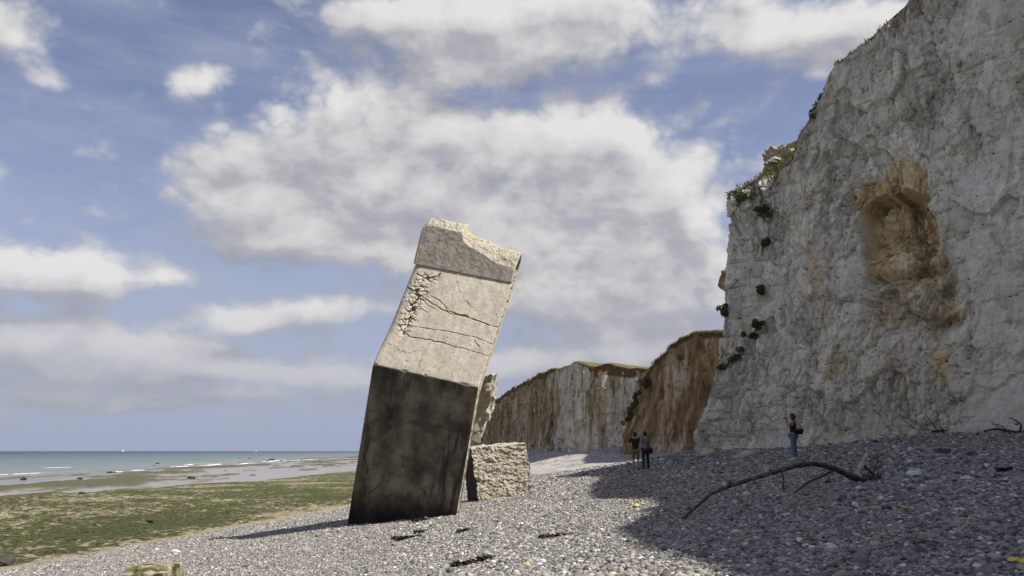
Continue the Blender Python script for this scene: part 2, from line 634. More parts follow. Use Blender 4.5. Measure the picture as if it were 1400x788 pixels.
def flat_z(x, y):
    sh = x.shape
    x, y = x.ravel(), y.ravel()
    xs = np.interp(y, YS, XS)
    off = xs - x
    z = np.interp(off, [-8, 0, 8, 30, 44, 70, 120], [-.15, 0, -.03, -.16, -.24, -.5, -1.0])
    p = np.stack([x, y, x * 0], 1)
    big = fbm(p / np.array([14., 26., 1]), 4, 31)
    z = z + .10 * big * smooth01(off, 4, 25)
    fine = np.clip(1.2 - np.hypot(x, y) / 110, .15, 1)
    f, gap = facets(p / np.array([.9, 1.1, 1]), 33, .5)
    z = z + fine * (.09 * f + .10 * fbm(p / .6, 3, 35)) * smooth01(off, -.5, 1.5)
    # dark weedy ledges
    led = fbm(p / np.array([9., 40., 1]), 4, 41) * .6 + .6 * fbm(p / np.array([2.6, 9., 1]), 4, 42)
    z = z + .30 * smooth01(led, .04, .22) * smooth01(off, 22, 34)
    return z.reshape(sh)


M_FLAT = None
t = material('tidal_flat', .8, .35)
weed = t.attr('weed')
f1 = t.noise(t.mapping(t.pos, (1, 1, 1)), 1.4, 9, .68)
f2 = t.noise(t.pos, 5.5, 6, .7)
f3 = t.noise(t.mapping(t.pos, (1, .6, 1), (5, 0, 0)), .16, 5, .6)
green = t.ramp(f2, [(.3, (.008, .011, .004)), (.45, (.03, .038, .006)), (.58, (.078, .086, .013)), (.75, (.15, .145, .035))])
chalk = t.ramp(f2, [(.3, (.13, .105, .06)), (.48, (.30, .25, .16)), (.65, (.46, .40, .29))])
k = t.math('ADD', t.math('MULTIPLY', t.math('SUBTRACT', f1, .5), 1.5), t.math('MULTIPLY', t.math('SUBTRACT', f3, .5), 1.6))
f4 = t.noise(t.mapping(t.pos, (.6, 1.0, 1), (2, 9, 0)), 4.2, 7, .72)
k = t.math('ADD', k, t.math('MULTIPLY', t.math('SUBTRACT', f4, .5), 2.2))
k = t.math('ADD', k, t.math('SUBTRACT', weed, .5))
veg = t.ss(k, -.06, .10)
colr = t.mix(veg, chalk, green)
wet = t.attr('wet')
wetc = t.mix(t.noise(t.mapping(t.pos, (.5, .12, 1)), 1.0, 5), (.15, .145, .14), (.27, .26, .25))
wmask = t.ss(t.math('ADD', wet, t.math('MULTIPLY', t.math('SUBTRACT', f3, .5), .9)), .42, .58)
ledge = t.attr('ledge')
colr = t.mix(wmask, colr, wetc)
colr = t.mix(ledge, colr, t.mix(f2, (.03, .035, .014), (.11, .10, .055)))
rgh = t.math('SUBTRACT', .85, t.math('MULTIPLY', wmask, t.math('SUBTRACT', .55, t.math('MULTIPLY', ledge, .5))))
bmp = t.bump(t.math('ADD', f1, t.math('ADD', f4, t.math('MULTIPLY', f2, .5))), t.math('SUBTRACT', 1.0, t.math('MULTIPLY', wmask, .85)), .22)
M_FLAT = t.fin(colr, bmp, rgh)
fr = np.concatenate([np.linspace(-60, 14, 40), np.arange(14.3, 60, .17), np.geomspace(60.3, 900, 260)])
fo = np.concatenate([np.linspace(-5, -.5, 8), np.arange(-.4, 30, .17), np.geomspace(30.3, 160, 150)])
FX = np.interp(fr, YS, XS)[:, None] - fo[None] * (1 + smooth01(fr, 60, 400) * 0)[:, None]
FY = np.repeat(fr[:, None], len(fo), 1)
FZ = flat_z(FX, FY)
V = np.stack([FX, FY, FZ], -1).reshape(-1, 3)
offs = np.repeat(fo[None], len(fr), 0).ravel()
pp = np.stack([V[:, 0], V[:, 1], V[:, 0] * 0], 1)
led = fbm(pp / np.array([9., 40., 1]), 4, 41) * .6 + .6 * fbm(pp / np.array([2.6, 9., 1]), 4, 42)
ledge_m = smooth01(led, .06, .16) * smooth01(offs, 22, 30) * (1 - smooth01(offs, 56, 70))
wet_m = smooth01(offs + 6 * fbm(pp / np.array([6, 14, 1]), 3, 44) + .10 * (V[:, 1] - 60).clip(-60, 130), 24, 34)
weed_m = .5 + .15 * smooth01(offs, .6, 4.5) + .12 * np.exp(-((offs - 6) / 4) ** 2) - .45 * (1 - smooth01(offs, .0, 1.1))
fl = mesh_np('tidal_flat', V, grid_quads(len(fr), len(fo)), M_FLAT, attrs={'weed': weed_m, 'wet': wet_m, 'ledge': ledge_m})
tag(fl, 'low tide flat of chalk ledges under green weed', 'tidal flat', kind='structure')

# ------------------------------------------------------------------ sea
t = material('sea_water', .22, .32)
px_ = t.n('ShaderNodeSeparateXYZ', None, {0: t.pos}).outputs[0]
py_ = t.n('ShaderNodeSeparateXYZ', None, {0: t.pos}).outputs[1]
offn = t.math('ADD', t.math('MULTIPLY', px_, -1.0), t.math('MULTIPLY', t.noise(t.mapping(t.pos, (.02, .006, 1)), 1, 4), 60))
lg = t.math('LOGARITHM', t.math('MAXIMUM', offn, 20.0), 10.0)
scol = t.ramp(t.math('DIVIDE', lg, 4.0), [(.44, (.19, .19, .18)), (.52, (.125, .155, .15)), (.62, (.055, .095, .10)), (.72, (.014, .04, .052)), (1, (.008, .024, .036))])
wv = t.noise(t.mapping(t.pos, (1, .35, 1)), .9, 6, .65)
wv2 = t.noise(t.mapping(t.pos, (.12, .04, 1)), .9, 4, .6)
M_SEA = t.fin(scol, t.bump(t.math('ADD', wv, t.math('MULTIPLY', wv2, 3.0)), .6, .5), .34)
bm = bmesh.new()
for xy in ((-40000, -6000), (9000, -6000), (9000, 60000), (-40000, 60000)):
    bm.verts.new((*xy, SEA))
bm.faces.new(bm.verts)
sea = bm_obj('sea', bm, M_SEA)
tag(sea, 'shallow turquoise grey sea reaching a dark horizon', 'sea', kind='structure')

# breaking wavelets
t = material('surf_foam', .7, .3)
fo_ = t.noise(t.pos, 1.6, 5, .7)
M_FOAM = t.fin(t.ramp(fo_, [(.3, (.45, .5, .5)), (.5, (.8, .82, .82)), (.7, (.88, .88, .87))]), t.bump(fo_, .5, .2))
FV, FQ = [], []
for (x0, y0, x1, y1, wd, hh) in [(-40, 651, 85, 646.5, .9, .26), (143, 645.5, 165, 645, .8, .16), (170, 644, 197, 643, .9, .18), (203, 642.5, 232, 641, 1.2, .25), (224, 641, 251, 637.5, 1.4, .3), (252, 636, 265, 635.5, 1.1, .3),
                                 (278, 637, 312, 634, 1.5, .3), (322, 635, 345, 633, 1.3, .25), (356, 632, 390, 629.5, 1.6, .25), (395, 630, 440, 627.5, 1.6, .2), (60, 640, 100, 639, .7, .12)]:
    A, B = hit(x0, y0, SEA), hit(x1, y1, SEA)
    n = 60
    nn = np.linspace(0, 1, n)
    Pc = A[None] * (1 - nn[:, None]) + B[None] * nn[:, None]
    Pc[:, 0] += fbm(np.stack([nn * 6, nn * 0 + x0, nn * 0], 1), 3, 5) * wd * 1.6
    dr = (B - A)[:2] / np.linalg.norm((B - A)[:2])
    sd = np.array([-dr[1], dr[0]])
    prof = [(-.8, -.05), (-.45, .45), (-.2, .8), (.1, .7), (.4, .3), (.8, -.05)]
    amp = np.clip(np.sin(nn * math.pi) ** .5 * (.75 + .6 * fbm(np.stack([nn * 14, nn * 0 + y0, nn * 0], 1), 3, 6)), .05, 1.3)
    base = len(FV)
    for i in range(n):
        for (s1, s2) in prof:
            FV.append([Pc[i, 0] + sd[0] * s1 * wd * .75 * amp[i], Pc[i, 1] + sd[1] * s1 * wd * .75 * amp[i], SEA + s2 * hh * .55 * amp[i]])
    FQ.append(grid_quads(n, len(prof)) + base)
surf = mesh_np('surf', np.array(FV), np.vstack(FQ), M_FOAM)
tag(surf, 'white foam of small breaking waves near the shore', 'surf', kind='stuff')

# ------------------------------------------------------------------ near chalk cliff
COLS = [((18, 57), (20.5, 58, 17.5)), ((13.4, 48.5), (15.8, 50, 17.5)), (('p', 934, 43.3), ('p', 998, 264, 44.3)), (('p', 962, 42.1), ('p', 1028, 251, 43.9)),
        (('p', 1000, 40.3), ('p', 1062, 237, 43.3)), (('p', 1027, 39.3), ('p', 1083, 218, 42.3)), (('p', 1050, 38.6), ('p', 1096, 183, 41.3)),
        (('p', 1085, 37.4), ('p', 1118, 143, 40.2)), (('p', 1115, 36.4), ('p', 1146, 88, 39)), (('p', 1150, 35.2), ('p', 1190, 58, 37.6)),
        (('p', 1200, 33.6), ('p', 1240, 0, 36)), (('p', 1260, 32), ('p', 1300, -70, 34.5)), (('p', 1330, 30.2), ('p', 1360, -125, 32.8)), (('p', 1400, 28.2), ('p', 1420, -170, 31)),
        ((19.0, 24), (22.5, 24.5, 28.4)), ((19.3, 17), (21.5, 17.0, 28.0)), ((19.2, 14.4), (21.5, 14.2, 26.2)), ((19.0, 9), (21.5, 8.6, 28.4)),
        ((18.7, 5), (21.5, 4.9, 28.2)), ((18.6, -4), (21.5, -4, 27.0)), ((18.5, -25), (21.5, -25, 27.5)), ((18.5, -55), (21.5, -55, 27))]
bpts, cpts = [], []
for b, c in COLS:
    if b[0] == 'p':
        v = ray(b[1], 612)
        b = (v[0] / v[1] * b[2], b[2])
    c = at(*c[1:]) if c[0] == 'p' else np.array(c, float)
    bpts.append([b[0], b[1], gz(b[0], b[1]) - .6])
    cpts.append(c)
bpts, cpts = np.array(bpts), np.array(cpts)
seg = np.linalg.norm(np.diff(cpts, axis=0), axis=1) * .5 + np.linalg.norm(np.diff(bpts, axis=0), axis=1) * .5
acc = np.concatenate([[0], np.cumsum(seg)])
us = np.concatenate([np.arange(0, acc[1], .4), np.arange(acc[1], acc[14], .065), np.arange(acc[14], acc[-1], .35)])
Bu = np.stack([np.interp(us, acc, bpts[:, k]) for k in range(3)], 1)
Cu = np.stack([np.interp(us, acc, cpts[:, k]) for k in range(3)], 1)


def blur(A, us, w):
    # smooth along the cliff by averaging in metres
    out = np.zeros_like(A)
    for i, s in enumerate(us):
        lo, hi = np.searchsorted(us, s - w), np.searchsorted(us, s + w)
        out[i] = A[lo:max(hi, lo + 1)].mean(0)
    return out


Bu = blur(Bu, us, 1.0)
nv = 330
vv = np.linspace(0, 1, nv)
hv = 1 - (1 - vv) ** 1.7
CP = Bu[:, None, :] + (Cu - Bu)[:, None, :] * np.stack([hv, hv, vv], 1)[None]
# ragged crest
cr = fbm(np.stack([us / 1.3, us * 0, us * 0], 1), 4, 61) * .28 + .18 * facets(np.stack([us / .8, us * 0, us * 0 + .4], 1), 62, .6)[0]
CP[:, :, 2] += (vv[None] ** 6) * cr[:, None]
NU = CP.shape[0]
flat_p = CP.reshape(-1, 3)
nrm = grid_normals(CP).reshape(-1, 3)
if nrm[:, 0].mean() > 0:
    nrm = -nrm
PX, PY = proj(flat_p)
vis = flat_p[:, 1] > 20


def blob(px, py, cx, cy, rx, ry, rot_=0):
    c, s = math.cos(rot_), math.sin(rot_)
    dx, dy = (px - cx), (py - cy)
    a_, b_ = (dx * c + dy * s) / rx, (-dx * s + dy * c) / ry
    return np.exp(-(a_ * a_ + b_ * b_))


def poly_mask(px, py, poly, soft=6):
    inside = np.zeros(len(px), bool)
    dmin = np.full(len(px), 1e9)
    n = len(poly)
    for i in range(n):
        x0, y0 = poly[i]
        x1, y1 = poly[(i + 1) % n]
        c = ((y0 > py) != (y1 > py)) & (px < (x1 - x0) * (py - y0) / ((y1 - y0) or 1e-9) + x0)
        inside ^= c
        tt = np.clip(((px - x0) * (x1 - x0) + (py - y0) * (y1 - y0)) / ((x1 - x0) ** 2 + (y1 - y0) ** 2), 0, 1)
        dmin = np.minimum(dmin, np.hypot(px - x0 - tt * (x1 - x0), py - y0 - tt * (y1 - y0)))
    return smooth01(np.where(inside, dmin, -dmin), -soft, soft)


wob = fbm(flat_p * 1.3, 4, 71) * 9
wob2 = fbm(flat_p * 1.3 + 31, 4, 72) * 9
px2, py2 = PX + wob, PY + wob2
niche = poly_mask(px2, py2, [(1172, 288), (1196, 272), (1236, 262), (1262, 262), (1282, 330), (1284, 350), (1240, 372), (1205, 378), (1182, 372), (1176, 330)], 2.2) * vis
lower = poly_mask(px2, py2, [(1176, 372), (1240, 368), (1286, 345), (1300, 400), (1312, 440), (1270, 452), (1215, 450), (1192, 470), (1180, 430)], 16) * vis
top_st = poly_mask(px2, py2, [(1163, 262), (1205, 236), (1240, 218), (1266, 232), (1268, 268), (1236, 262), (1196, 272), (1166, 290)], 10) * vis
disp = np.zeros(len(flat_p))


def warp3(p, sc, am, sd):
    return p + am * np.stack([fbm(p / sc, 2, sd), fbm(p / sc, 2, sd + 1), fbm(p / sc, 2, sd + 2)], 1)


calm = smooth01(fbm(flat_p / 4., 2, 79), -.2, .3)            # parts of the face broke off clean, parts are shattered
calm = np.clip(calm + .7 * blob(PX, PY, 1350, 330, 90, 220) * vis + .4 * blob(PX, PY, 1180, 120, 110, 90) * vis - .35 * blob(PX, PY, 1150, 480, 140, 110) * vis, 0, 1)
shat = 1 - calm
along = np.repeat(us, nv)
f_a, g_a = facets(warp3(flat_p, 1.2, .5, 1) / np.array([2.6, 2.6, 4.2]), 81, .55)
disp += .26 * f_a
f_b, g_b = facets(warp3(flat_p, .5, .16, 4) / np.array([.62, .62, 1.5]) + 5, 82, .55)
disp += (.05 + .19 * shat) * f_b - (.03 + .09 * shat) * (1 - smooth01(g_b, .0, .10))
f_c, g_c = facets(warp3(flat_p, .25, .07, 7) / np.array([.27, .27, .72]) + 9, 83, .5)
disp += (.012 + .12 * shat) * f_c - .05 * shat * (1 - smooth01(g_c, .0, .15))
disp += .34 * fbm(flat_p / 4.0, 3, 85) + .012 * fbm(flat_p / .25, 3, 86)
# long vertical joints, broken up along their height
q_j = np.stack([along / .85 + .25 * fbm(flat_p / 1.3, 3, 92), flat_p[:, 2] / 7., flat_p[:, 2] * 0], 1)
w1_, w2_, _, _ = worley(q_j * np.array([1, 1, 1]), 96)
disp -= (.16 * (1 - smooth01(w2_ - w1_, .0, .09))) * smooth01(fbm(flat_p / 1.6, 2, 97), -.15, .25) * (.35 + .65 * shat)
# horizontal partings
zb = flat_p[:, 2] / 1.35 + .30 * fbm(flat_p / 3.2, 3, 98)
disp -= .13 * np.exp(-((zb - np.round(zb)) / .035) ** 2) * smooth01(fbm(flat_p / 1.1, 2, 99), -.05, .25)
# hanging ribs: vertical flutes stronger on the lower left half
rib = vnoise(np.stack([flat_p[:, 0] * 1.9 + flat_p[:, 1] * .6, flat_p[:, 1] * 1.7, flat_p[:, 2] * .34], 1), 87)
disp += .12 * np.abs(rib) * (1 - .6 * calm)
inn = np.clip(niche + lower, 0, 1)
disp += inn * (.42 * facets(flat_p / np.array([.95, .95, .62]) + 3, 95, .25)[0] + .10 * f_c)
disp -= inn * .35 * np.exp(-((PY - 372 + (PX - 1230) * .22 + wob * 1.2) / 7) ** 2) + niche * .3 * np.exp(-((PY - 312 + wob2) / 6) ** 2)
_, _, tone_a, _ = worley(warp3(flat_p, 1.2, .5, 1) / np.array([2.6, 2.6, 4.2]), 81)
_, _, tone_b, _ = worley(warp3(flat_p, .5, .16, 4) / np.array([.62, .62, 1.5]) + 5, 82)
tone = np.clip(.5 + .5 * (tone_a - .5) + .75 * (tone_b - .5), 0, 1)
# bedding ledges with flint seams
bed = flat_p[:, 2] * .95 + .25 * fbm(flat_p / 4., 2, 88) + .04 * (flat_p[:, 0])
bfr = bed - np.floor(bed)
disp += -.08 * np.exp(-((bfr - .5) / .05) ** 2) * (.4 + .6 * smooth01(fbm(flat_p * .6, 2, 90), -.1, .4))
# tall shoulder of the foot, eaten back just above the shingle
vfl = np.tile(vv, NU)
disp -= .25 * np.exp(-((vfl - .075) / .025) ** 2) * smooth01(fbm(flat_p / 3, 2, 91), -.1, .3)
disp -= (.55 + .95 * smooth01(-PY, -372, -290)) * niche + .60 * lower + .22 * top_st
# the foot bulges in front of the woman at its left end, and a fallen fan at the far right
disp += .35 * blob(PX, PY, 965, 600, 22, 22) * vis + .55 * blob(PX, PY, 1360, 580, 60, 28) * vis
amp = smooth01(vfl, -.01, .02) * (1 - .5 * smooth01(vfl, .97, 1.0))
flat_d = flat_p + nrm * (disp * amp)[:, None]
stain = np.clip(.86 * niche + .88 * top_st + .46 * lower + .16 * blob(PX, PY, 1235, 340, 95, 150) + .45 * blob(PX, PY, 1112, 360, 16, 60) + .40 * blob(PX, PY, 1130, 500, 26, 45) + .35 * blob(PX, PY, 1240, 500, 60, 45)
                + .5 * blob(PX, PY, 1290, 500, 12, 26) + .35 * blob(PX, PY, 1400, 215, 60, 20) + .22 * blob(PX, PY, 1330, 430, 40, 60) + .35 * blob(PX, PY, 1395, 60, 30, 60), 0, 1) * vis
flint = np.exp(-((bfr - .5) / .035) ** 2)
dirt = .58 * lower + .3 * blob(PX, PY, 1250, 500, 70, 50) * vis + smooth01(vfl, .9, 1.0) * .55 + .5 * smooth01(-PY, -130, 60) * blob(PX, PY, 1190, 60, 120, 120) * vis
t = material('chalk', .9, .2)
st, fln, drt = t.attr('stain'), t.attr('flint'), t.attr('dirt')
pzc = t.n('ShaderNodeSeparateXYZ', None, {0: t.pos}).outputs[2]
a1 = t.noise(t.pos, .45, 6, .6)
a2 = t.noise(t.pos, 2.3, 8, .65)
a3 = t.noise(t.mapping(t.pos, (1, 1, .35)), 4.5, 6, .65)
a4 = t.noise(t.pos, 14, 5, .65)
cc = t.ramp(a2, [(.25, (.42, .39, .315)), (.42, (.60, .57, .485)), (.58, (.72, .695, .61)), (.75, (.79, .77, .69))])
cc = t.mix(t.ss(a1, .46, .66, 0, .6), cc, (.46, .415, .31))
cc = t.mix(t.ss(a3, .54, .74, 0, .6), cc, (.36, .31, .22))
a6 = t.noise(t.mapping(t.pos, (1, 1, .5), (3, 3, 3)), 1.1, 9, .72)
cc = t.mix(t.ss(a6, .57, .70, 0, .5), cc, (.27, .24, .18))
och = t.ramp(t.math('ADD', t.math('MULTIPLY', a3, .6), t.math('MULTIPLY', t.attr('tone'), .4)), [(.28, (.14, .095, .05)), (.38, (.34, .235, .115)), (.48, (.56, .40, .185)), (.60, (.66, .53, .32)), (.72, (.70, .64, .52))])
cc = t.mix(1.0, cc, t.ramp(t.attr('tone'), [(0, (.66, .645, .61)), (.5, (.92, .91, .89)), (1, (1.08, 1.08, 1.07))]), 'MULTIPLY')
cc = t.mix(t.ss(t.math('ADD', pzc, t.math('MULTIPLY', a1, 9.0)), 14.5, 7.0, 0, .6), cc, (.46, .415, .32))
sm = t.ss(t.math('ADD', st, t.math('ADD', t.math('MULTIPLY', t.math('SUBTRACT', a2, .5), 1.5), t.math('MULTIPLY', t.math('SUBTRACT', a1, .5), .9))), .22, .72)
cc = t.mix(t.math('MULTIPLY', sm, .88), cc, och)
cc = t.mix(t.math('MULTIPLY', drt, t.ss(a3, .35, .58)), cc, (.25, .205, .14))
wp = t.vmath('ADD', t.pos, t.vmath('MULTIPLY', t.vmath('SUBTRACT', t.n('ShaderNodeTexNoise', None, {'Vector': t.pos, 'Scale': 1.6, 'Detail': 4}).outputs['Color'], (.5, .5, .5)), (.7, .7, .9)))
ck1 = t.ss(t.voro(t.mapping(wp, (1, 1, .42)), 1.5, 'DISTANCE_TO_EDGE').outputs['Distance'], .0, .022, 1, 0)
ck2 = t.ss(t.voro(t.mapping(wp, (1, 1, .55)), 4.4, 'DISTANCE_TO_EDGE').outputs['Distance'], .0, .05, 1, 0)
ckm = t.math('MAXIMUM', t.math('MULTIPLY', ck1, t.ss(a1, .40, .56)), t.math('MULTIPLY', ck2, t.ss(a6, .47, .60)))
cc = t.mix(t.math('MULTIPLY', ckm, .72), cc, (.17, .15, .115))
cc = t.mix(t.ss(a4, .60, .74, 0, .45), cc, (.30, .27, .21))
fv = t.voro(t.mapping(t.pos, (1, 1, 1.8)), 4.2)
fm = t.math('MULTIPLY', t.ss(fv.outputs['Distance'], .38, .26), t.ss(t.math('ADD', fln, t.math('MULTIPLY', t.math('SUBTRACT', t.noise(t.pos, .7, 2), .5), 1.2)), .48, .72))
cc = t.mix(fm, cc, (.06, .055, .05))
sv_ = t.voro(t.mapping(t.pos, (1, 1, 1.4)), 2.3)
sm_ = t.math('MULTIPLY', t.ss(sv_.outputs['Distance'], .15, .09), t.ss(a1, .4, .55))
cc = t.mix(sm_, cc, (.09, .08, .07))
nb_ = t.bump(a2, .22, .16)
nb_ = t.bump(t.math('ADD', a4, t.math('MULTIPLY', a3, .6)), .4, .06, nb_)
nb_ = t.bump(t.math('MULTIPLY', t.voro(t.mapping(t.pos, (1, 1, .7)), 5.5, 'DISTANCE_TO_EDGE').outputs['Distance'], 1.0), .3, .05, nb_)
M_CHALK = t.fin(cc, nb_)
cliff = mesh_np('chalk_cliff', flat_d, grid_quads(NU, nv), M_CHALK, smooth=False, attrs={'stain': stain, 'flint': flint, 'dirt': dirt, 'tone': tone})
tag(cliff, 'tall white chalk cliff with an ochre stained hollow on the right', 'cliff', kind='structure')

t = material('turf', .9, .2)
a2 = t.noise(t.pos, 3.5, 6, .65)
M_TURF = t.fin(t.ramp(a2, [(.3, (.045, .045, .016)), (.5, (.105, .10, .036)), (.7, (.19, .165, .075))]), t.bump(a2, .8, .15))

# plateau behind the crest
crest = flat_d.reshape(NU, nv, 3)[:, -1]
ci_ = np.arange(0, NU, 6)
cs = crest[ci_]
back = [np.column_stack([cs[:, 0], cs[:, 1], cs[:, 2] - .0])]
inw = np.array([.93, .36, 0])
for s_b, up_ in ((.6, .12), (2.0, .25), (5, .8), (14, 2.0), (45, 3.0)):
    bb = cs + inw[None] * s_b
    bb[:, 2] = cs[:, 2] * (1 - smooth01(np.array(s_b), 4, 40)) + 26 * smooth01(np.array(s_b), 4, 40) + up_ * .6 + .1 * fbm(bb / 1.5, 2, 3)
    back.append(bb)
BK = np.stack(back, 1)
mesh_np('clifftop_ground', BK.reshape(-1, 3), grid_quads(len(cs), BK.shape[1]), M_TURF)
tag(bpy.data.objects['clifftop_ground'], 'grassy ground on top of the tall chalk cliff', 'clifftop', kind='structure')

# sunlit chalk crag standing behind the shoulder
t = material('cream_chalk', .9, .2)
m2 = t.noise(t.pos, 3.0, 7, .65)
m3 = t.noise(t.mapping(t.pos, (1, 1, 4)), 2.0, 4, .6)
M_CREAM = t.fin(t.mix(t.ss(m3, .5, .65, 0, .5), t.ramp(m2, [(.3, (.24, .20, .13)), (.5, (.40, .36, .27)), (.7, (.50, .46, .37))]), (.30, .25, .16)), t.bump(m2, .7, .15))
bm = bmesh.new()
bmesh.ops.create_cube(bm, size=1)
bmesh.ops.subdivide_edges(bm, edges=bm.edges, cuts=26, use_grid_fill=True)
cv = np.array([x.co[:] for x in bm.verts])
cv[:, 2] += np.where(cv[:, 2] > 0, .30 * cv[:, 0], 0) * 2 * np.clip(cv[:, 2], 0, 1)
cv *= np.array([2.6, 2.6, 2.3])
cd = cv / np.linalg.norm(cv, axis=1, keepdims=True)
cv = cv + cd * (.28 * facets(cv / np.array([.9, .9, .5]), 5, .8)[0] + .16 * facets(cv / .35, 6, 1)[0] + .2 * fbm(cv * .9, 3, 7))[:, None]
for b, c in zip(bm.verts, cv):
    b.co = c
oc = bm_obj('chalk_outcrop', bm, M_CREAM)
oc.location = at(1078, 232, 46.3)
oc.rotation_euler = (0, 0, -.25)
tag(oc, 'pale sunlit chalk crag above the turf shoulder of the cliff', 'rock outcrop', kind='structure')

# ------------------------------------------------------------------ far cliffs
t = material('stained_cliff', .92, .15)
wh, tp = t.attr('white'), t.attr('top')
s1 = t.noise(t.mapping(t.pos, (1, 1, .06)), .9, 7, .62)
s2 = t.noise(t.mapping(t.pos, (1, 1, .12)), 3.4, 5, .6)
s3 = t.noise(t.pos, 1.3, 6, .65)
brown = t.ramp(s1, [(.28, (.07, .05, .03)), (.42, (.15, .105, .062)), (.53, (.24, .175, .105)), (.64, (.36, .29, .19)), (.76, (.44, .40, .32))])
chk = t.ramp(s3, [(.3, (.25, .225, .18)), (.5, (.41, .39, .34)), (.7, (.52, .51, .47))])
k = t.math('ADD', t.math('MULTIPLY', t.math('SUBTRACT', wh, .5), .62), t.math('ADD', t.math('MULTIPLY', t.math('SUBTRACT', s2, .5), 1.3), t.math('MULTIPLY', t.math('SUBTRACT', s1, .5), 1.6)))
cc = t.mix(t.ss(k, -.28, .32), brown, chk)
cc = t.mix(t.ss(t.math('ADD', tp, t.math('MULTIPLY', t.math('SUBTRACT', s3, .5), .8)), .45, .65), cc, t.mix(s2, (.06, .038, .02), (.14, .09, .05)))
cc = t.mix(1.0, cc, (1.45, 1.42, 1.36), 'MULTIPLY')
nb_ = t.bump(t.math('ADD', s2, t.math('MULTIPLY', s3, .7)), .8, .5)
M_FARC = t.fin(cc, nb_)


def far_cliff(name, cols, label, seed, step, nv, mat, white_fn, lean_pow=1.4, amp=.8, back_to=(16, 26, 3.0)):
    bp, cp = [], []
    for (bx, bd, cx, cy, cd) in cols:
        v = ray(bx, 612)
        x, y = v[0] / v[1] * bd, bd
        bp.append([x, y, gz(x, y) - .8])
        cp.append(at(cx, cy, cd))
    bp, cp = np.array(bp), np.array(cp)
    sg = np.linalg.norm(np.diff(cp, axis=0), axis=1)
    ac = np.concatenate([[0], np.cumsum(sg)])
    us = np.arange(0, ac[-1], step)
    B = np.stack([np.interp(us, ac, bp[:, k]) for k in range(3)], 1)
    C = np.stack([np.interp(us, ac, cp[:, k]) for k in range(3)], 1)
    B, C2 = blur(B, us, 2), blur(C, us, 1.0)
    C2[:, 2] = C[:, 2] + .55 * fbm(np.stack([us / 2.2, us * 0, us * 0], 1), 5, seed + 9)
    v = np.linspace(0, 1, nv)
    h = 1 - (1 - v) ** lean_pow
    P = B[:, None] + (C2 - B)[:, None] * np.stack([h, h, v], 1)[None]
    fp = P.reshape(-1, 3)
    nr = grid_normals(P).reshape(-1, 3)
    if (nr @ np.array([-.6, -.8, 0])).mean() < 0:
        nr = -nr
    d = amp * (.9 * np.abs(vnoise(np.stack([fp[:, 0] / 2.6, fp[:, 1] / 3.4, fp[:, 2] / 14], 1), seed)) + .4 * np.abs(vnoise(np.stack([fp[:, 0] / .9, fp[:, 1] / 1.2, fp[:, 2] / 7], 1), seed + 1))
               + .55 * facets(fp / np.array([2.5, 2.5, 4]), seed + 2, .9)[0] + .22 * facets(fp / np.array([.9, .9, 1.3]), seed + 3, 1)[0])
    d = d * (1 - .75 * smooth01(np.tile(v, len(us)), .85, 1))
    fd = fp + nr * d[:, None]
    px, py = proj(fp)
    vf = np.tile(v, len(us))
    o = mesh_np(name, fd, grid_quads(len(us), nv), mat, smooth=False, attrs={'white': white_fn(px, py, vf), 'top': smooth01(vf - .09 * smooth01(px, 745, 770) * (1 - smooth01(px, 800, 815)), .87 - .09 * smooth01(px, 800, 812) * (1 - smooth01(px, 880, 900)) + .03 * smooth01(px, 890, 905) + .10 * fbm(fp / 3., 3, seed + 6), .97)})
    tag(o, label, 'cliff', kind='structure')
    cr = fd.reshape(len(us), nv, 3)[:, -1]
    return cr, us


def wf(px, py, v):
    w = .16 + .56 * smooth01(px, 752, 775) * (1 - .75 * smooth01(px, 806, 816) * (1 - smooth01(px, 835, 850))) - .3 * smooth01(px, 870, 895)
    return np.clip(w + .35 * smooth01(-v, -.3, -.02), 0, 1)


FARC = [(628, 265, 636, 606, 270), (646, 215, 655, 578, 218), (668, 172, 678, 548, 174), (690, 153, 698, 534, 155), (713, 137, 720, 522, 138), (740, 119, 745, 509, 120),
        (766, 107, 770, 502, 108), (786, 98, 790, 495, 98.5), (800, 96.5, 802, 498, 98), (830, 94, 832, 501, 95.5), (862, 91.5, 862, 503, 93), (900, 89, 898, 506, 90.5), (940, 86, 938, 508, 88)]
fcr, fus = far_cliff('far_cliff', FARC, 'low streaked brown and white cliff beyond the fallen bunker', 120, .28, 56, M_FARC, wf)


def wh_(px, py, v):
    return np.clip(-.12 + .75 * blob(px, py, 935, 515, 16, 30) + .5 * smooth01(-v, -.35, -.05) * smooth01(px, 875, 900), -1, 1)


HEAD = [(838, 90, 872, 520, 92), (848, 87.5, 885, 509, 89.5), (864, 85, 897, 497, 86.5), (885, 82.5, 907, 486, 84), (902, 81, 917, 476, 82.5), (922, 79, 932, 465, 80.5), (945, 77, 952, 458, 78),
        (968, 74.5, 972, 454, 75.5), (1000, 70, 1000, 450, 71), (1040, 64, 1040, 440, 65)]
M_HEADC = M_FARC.copy()
M_HEADC.name = 'clay_scree'
for nd in M_HEADC.node_tree.nodes:
    if nd.type == 'MIX' and nd.blend_type == 'MULTIPLY':
        nd.inputs[7].default_value = (1.2, 1.12, .98, 1)
    if nd.type == 'MAPPING' and nd.inputs['Scale'].default_value[2] < .1:
        nd.inputs['Scale'].default_value = (1, 1, .22)
        nd.inputs['Rotation'].default_value = (.35, .45, 0)
hcr, hus = far_cliff('clay_headland', HEAD, 'brown clay headland between the far cliff and the white cliff', 140, .22, 70, M_HEADC, wh_, 1.6, .7)

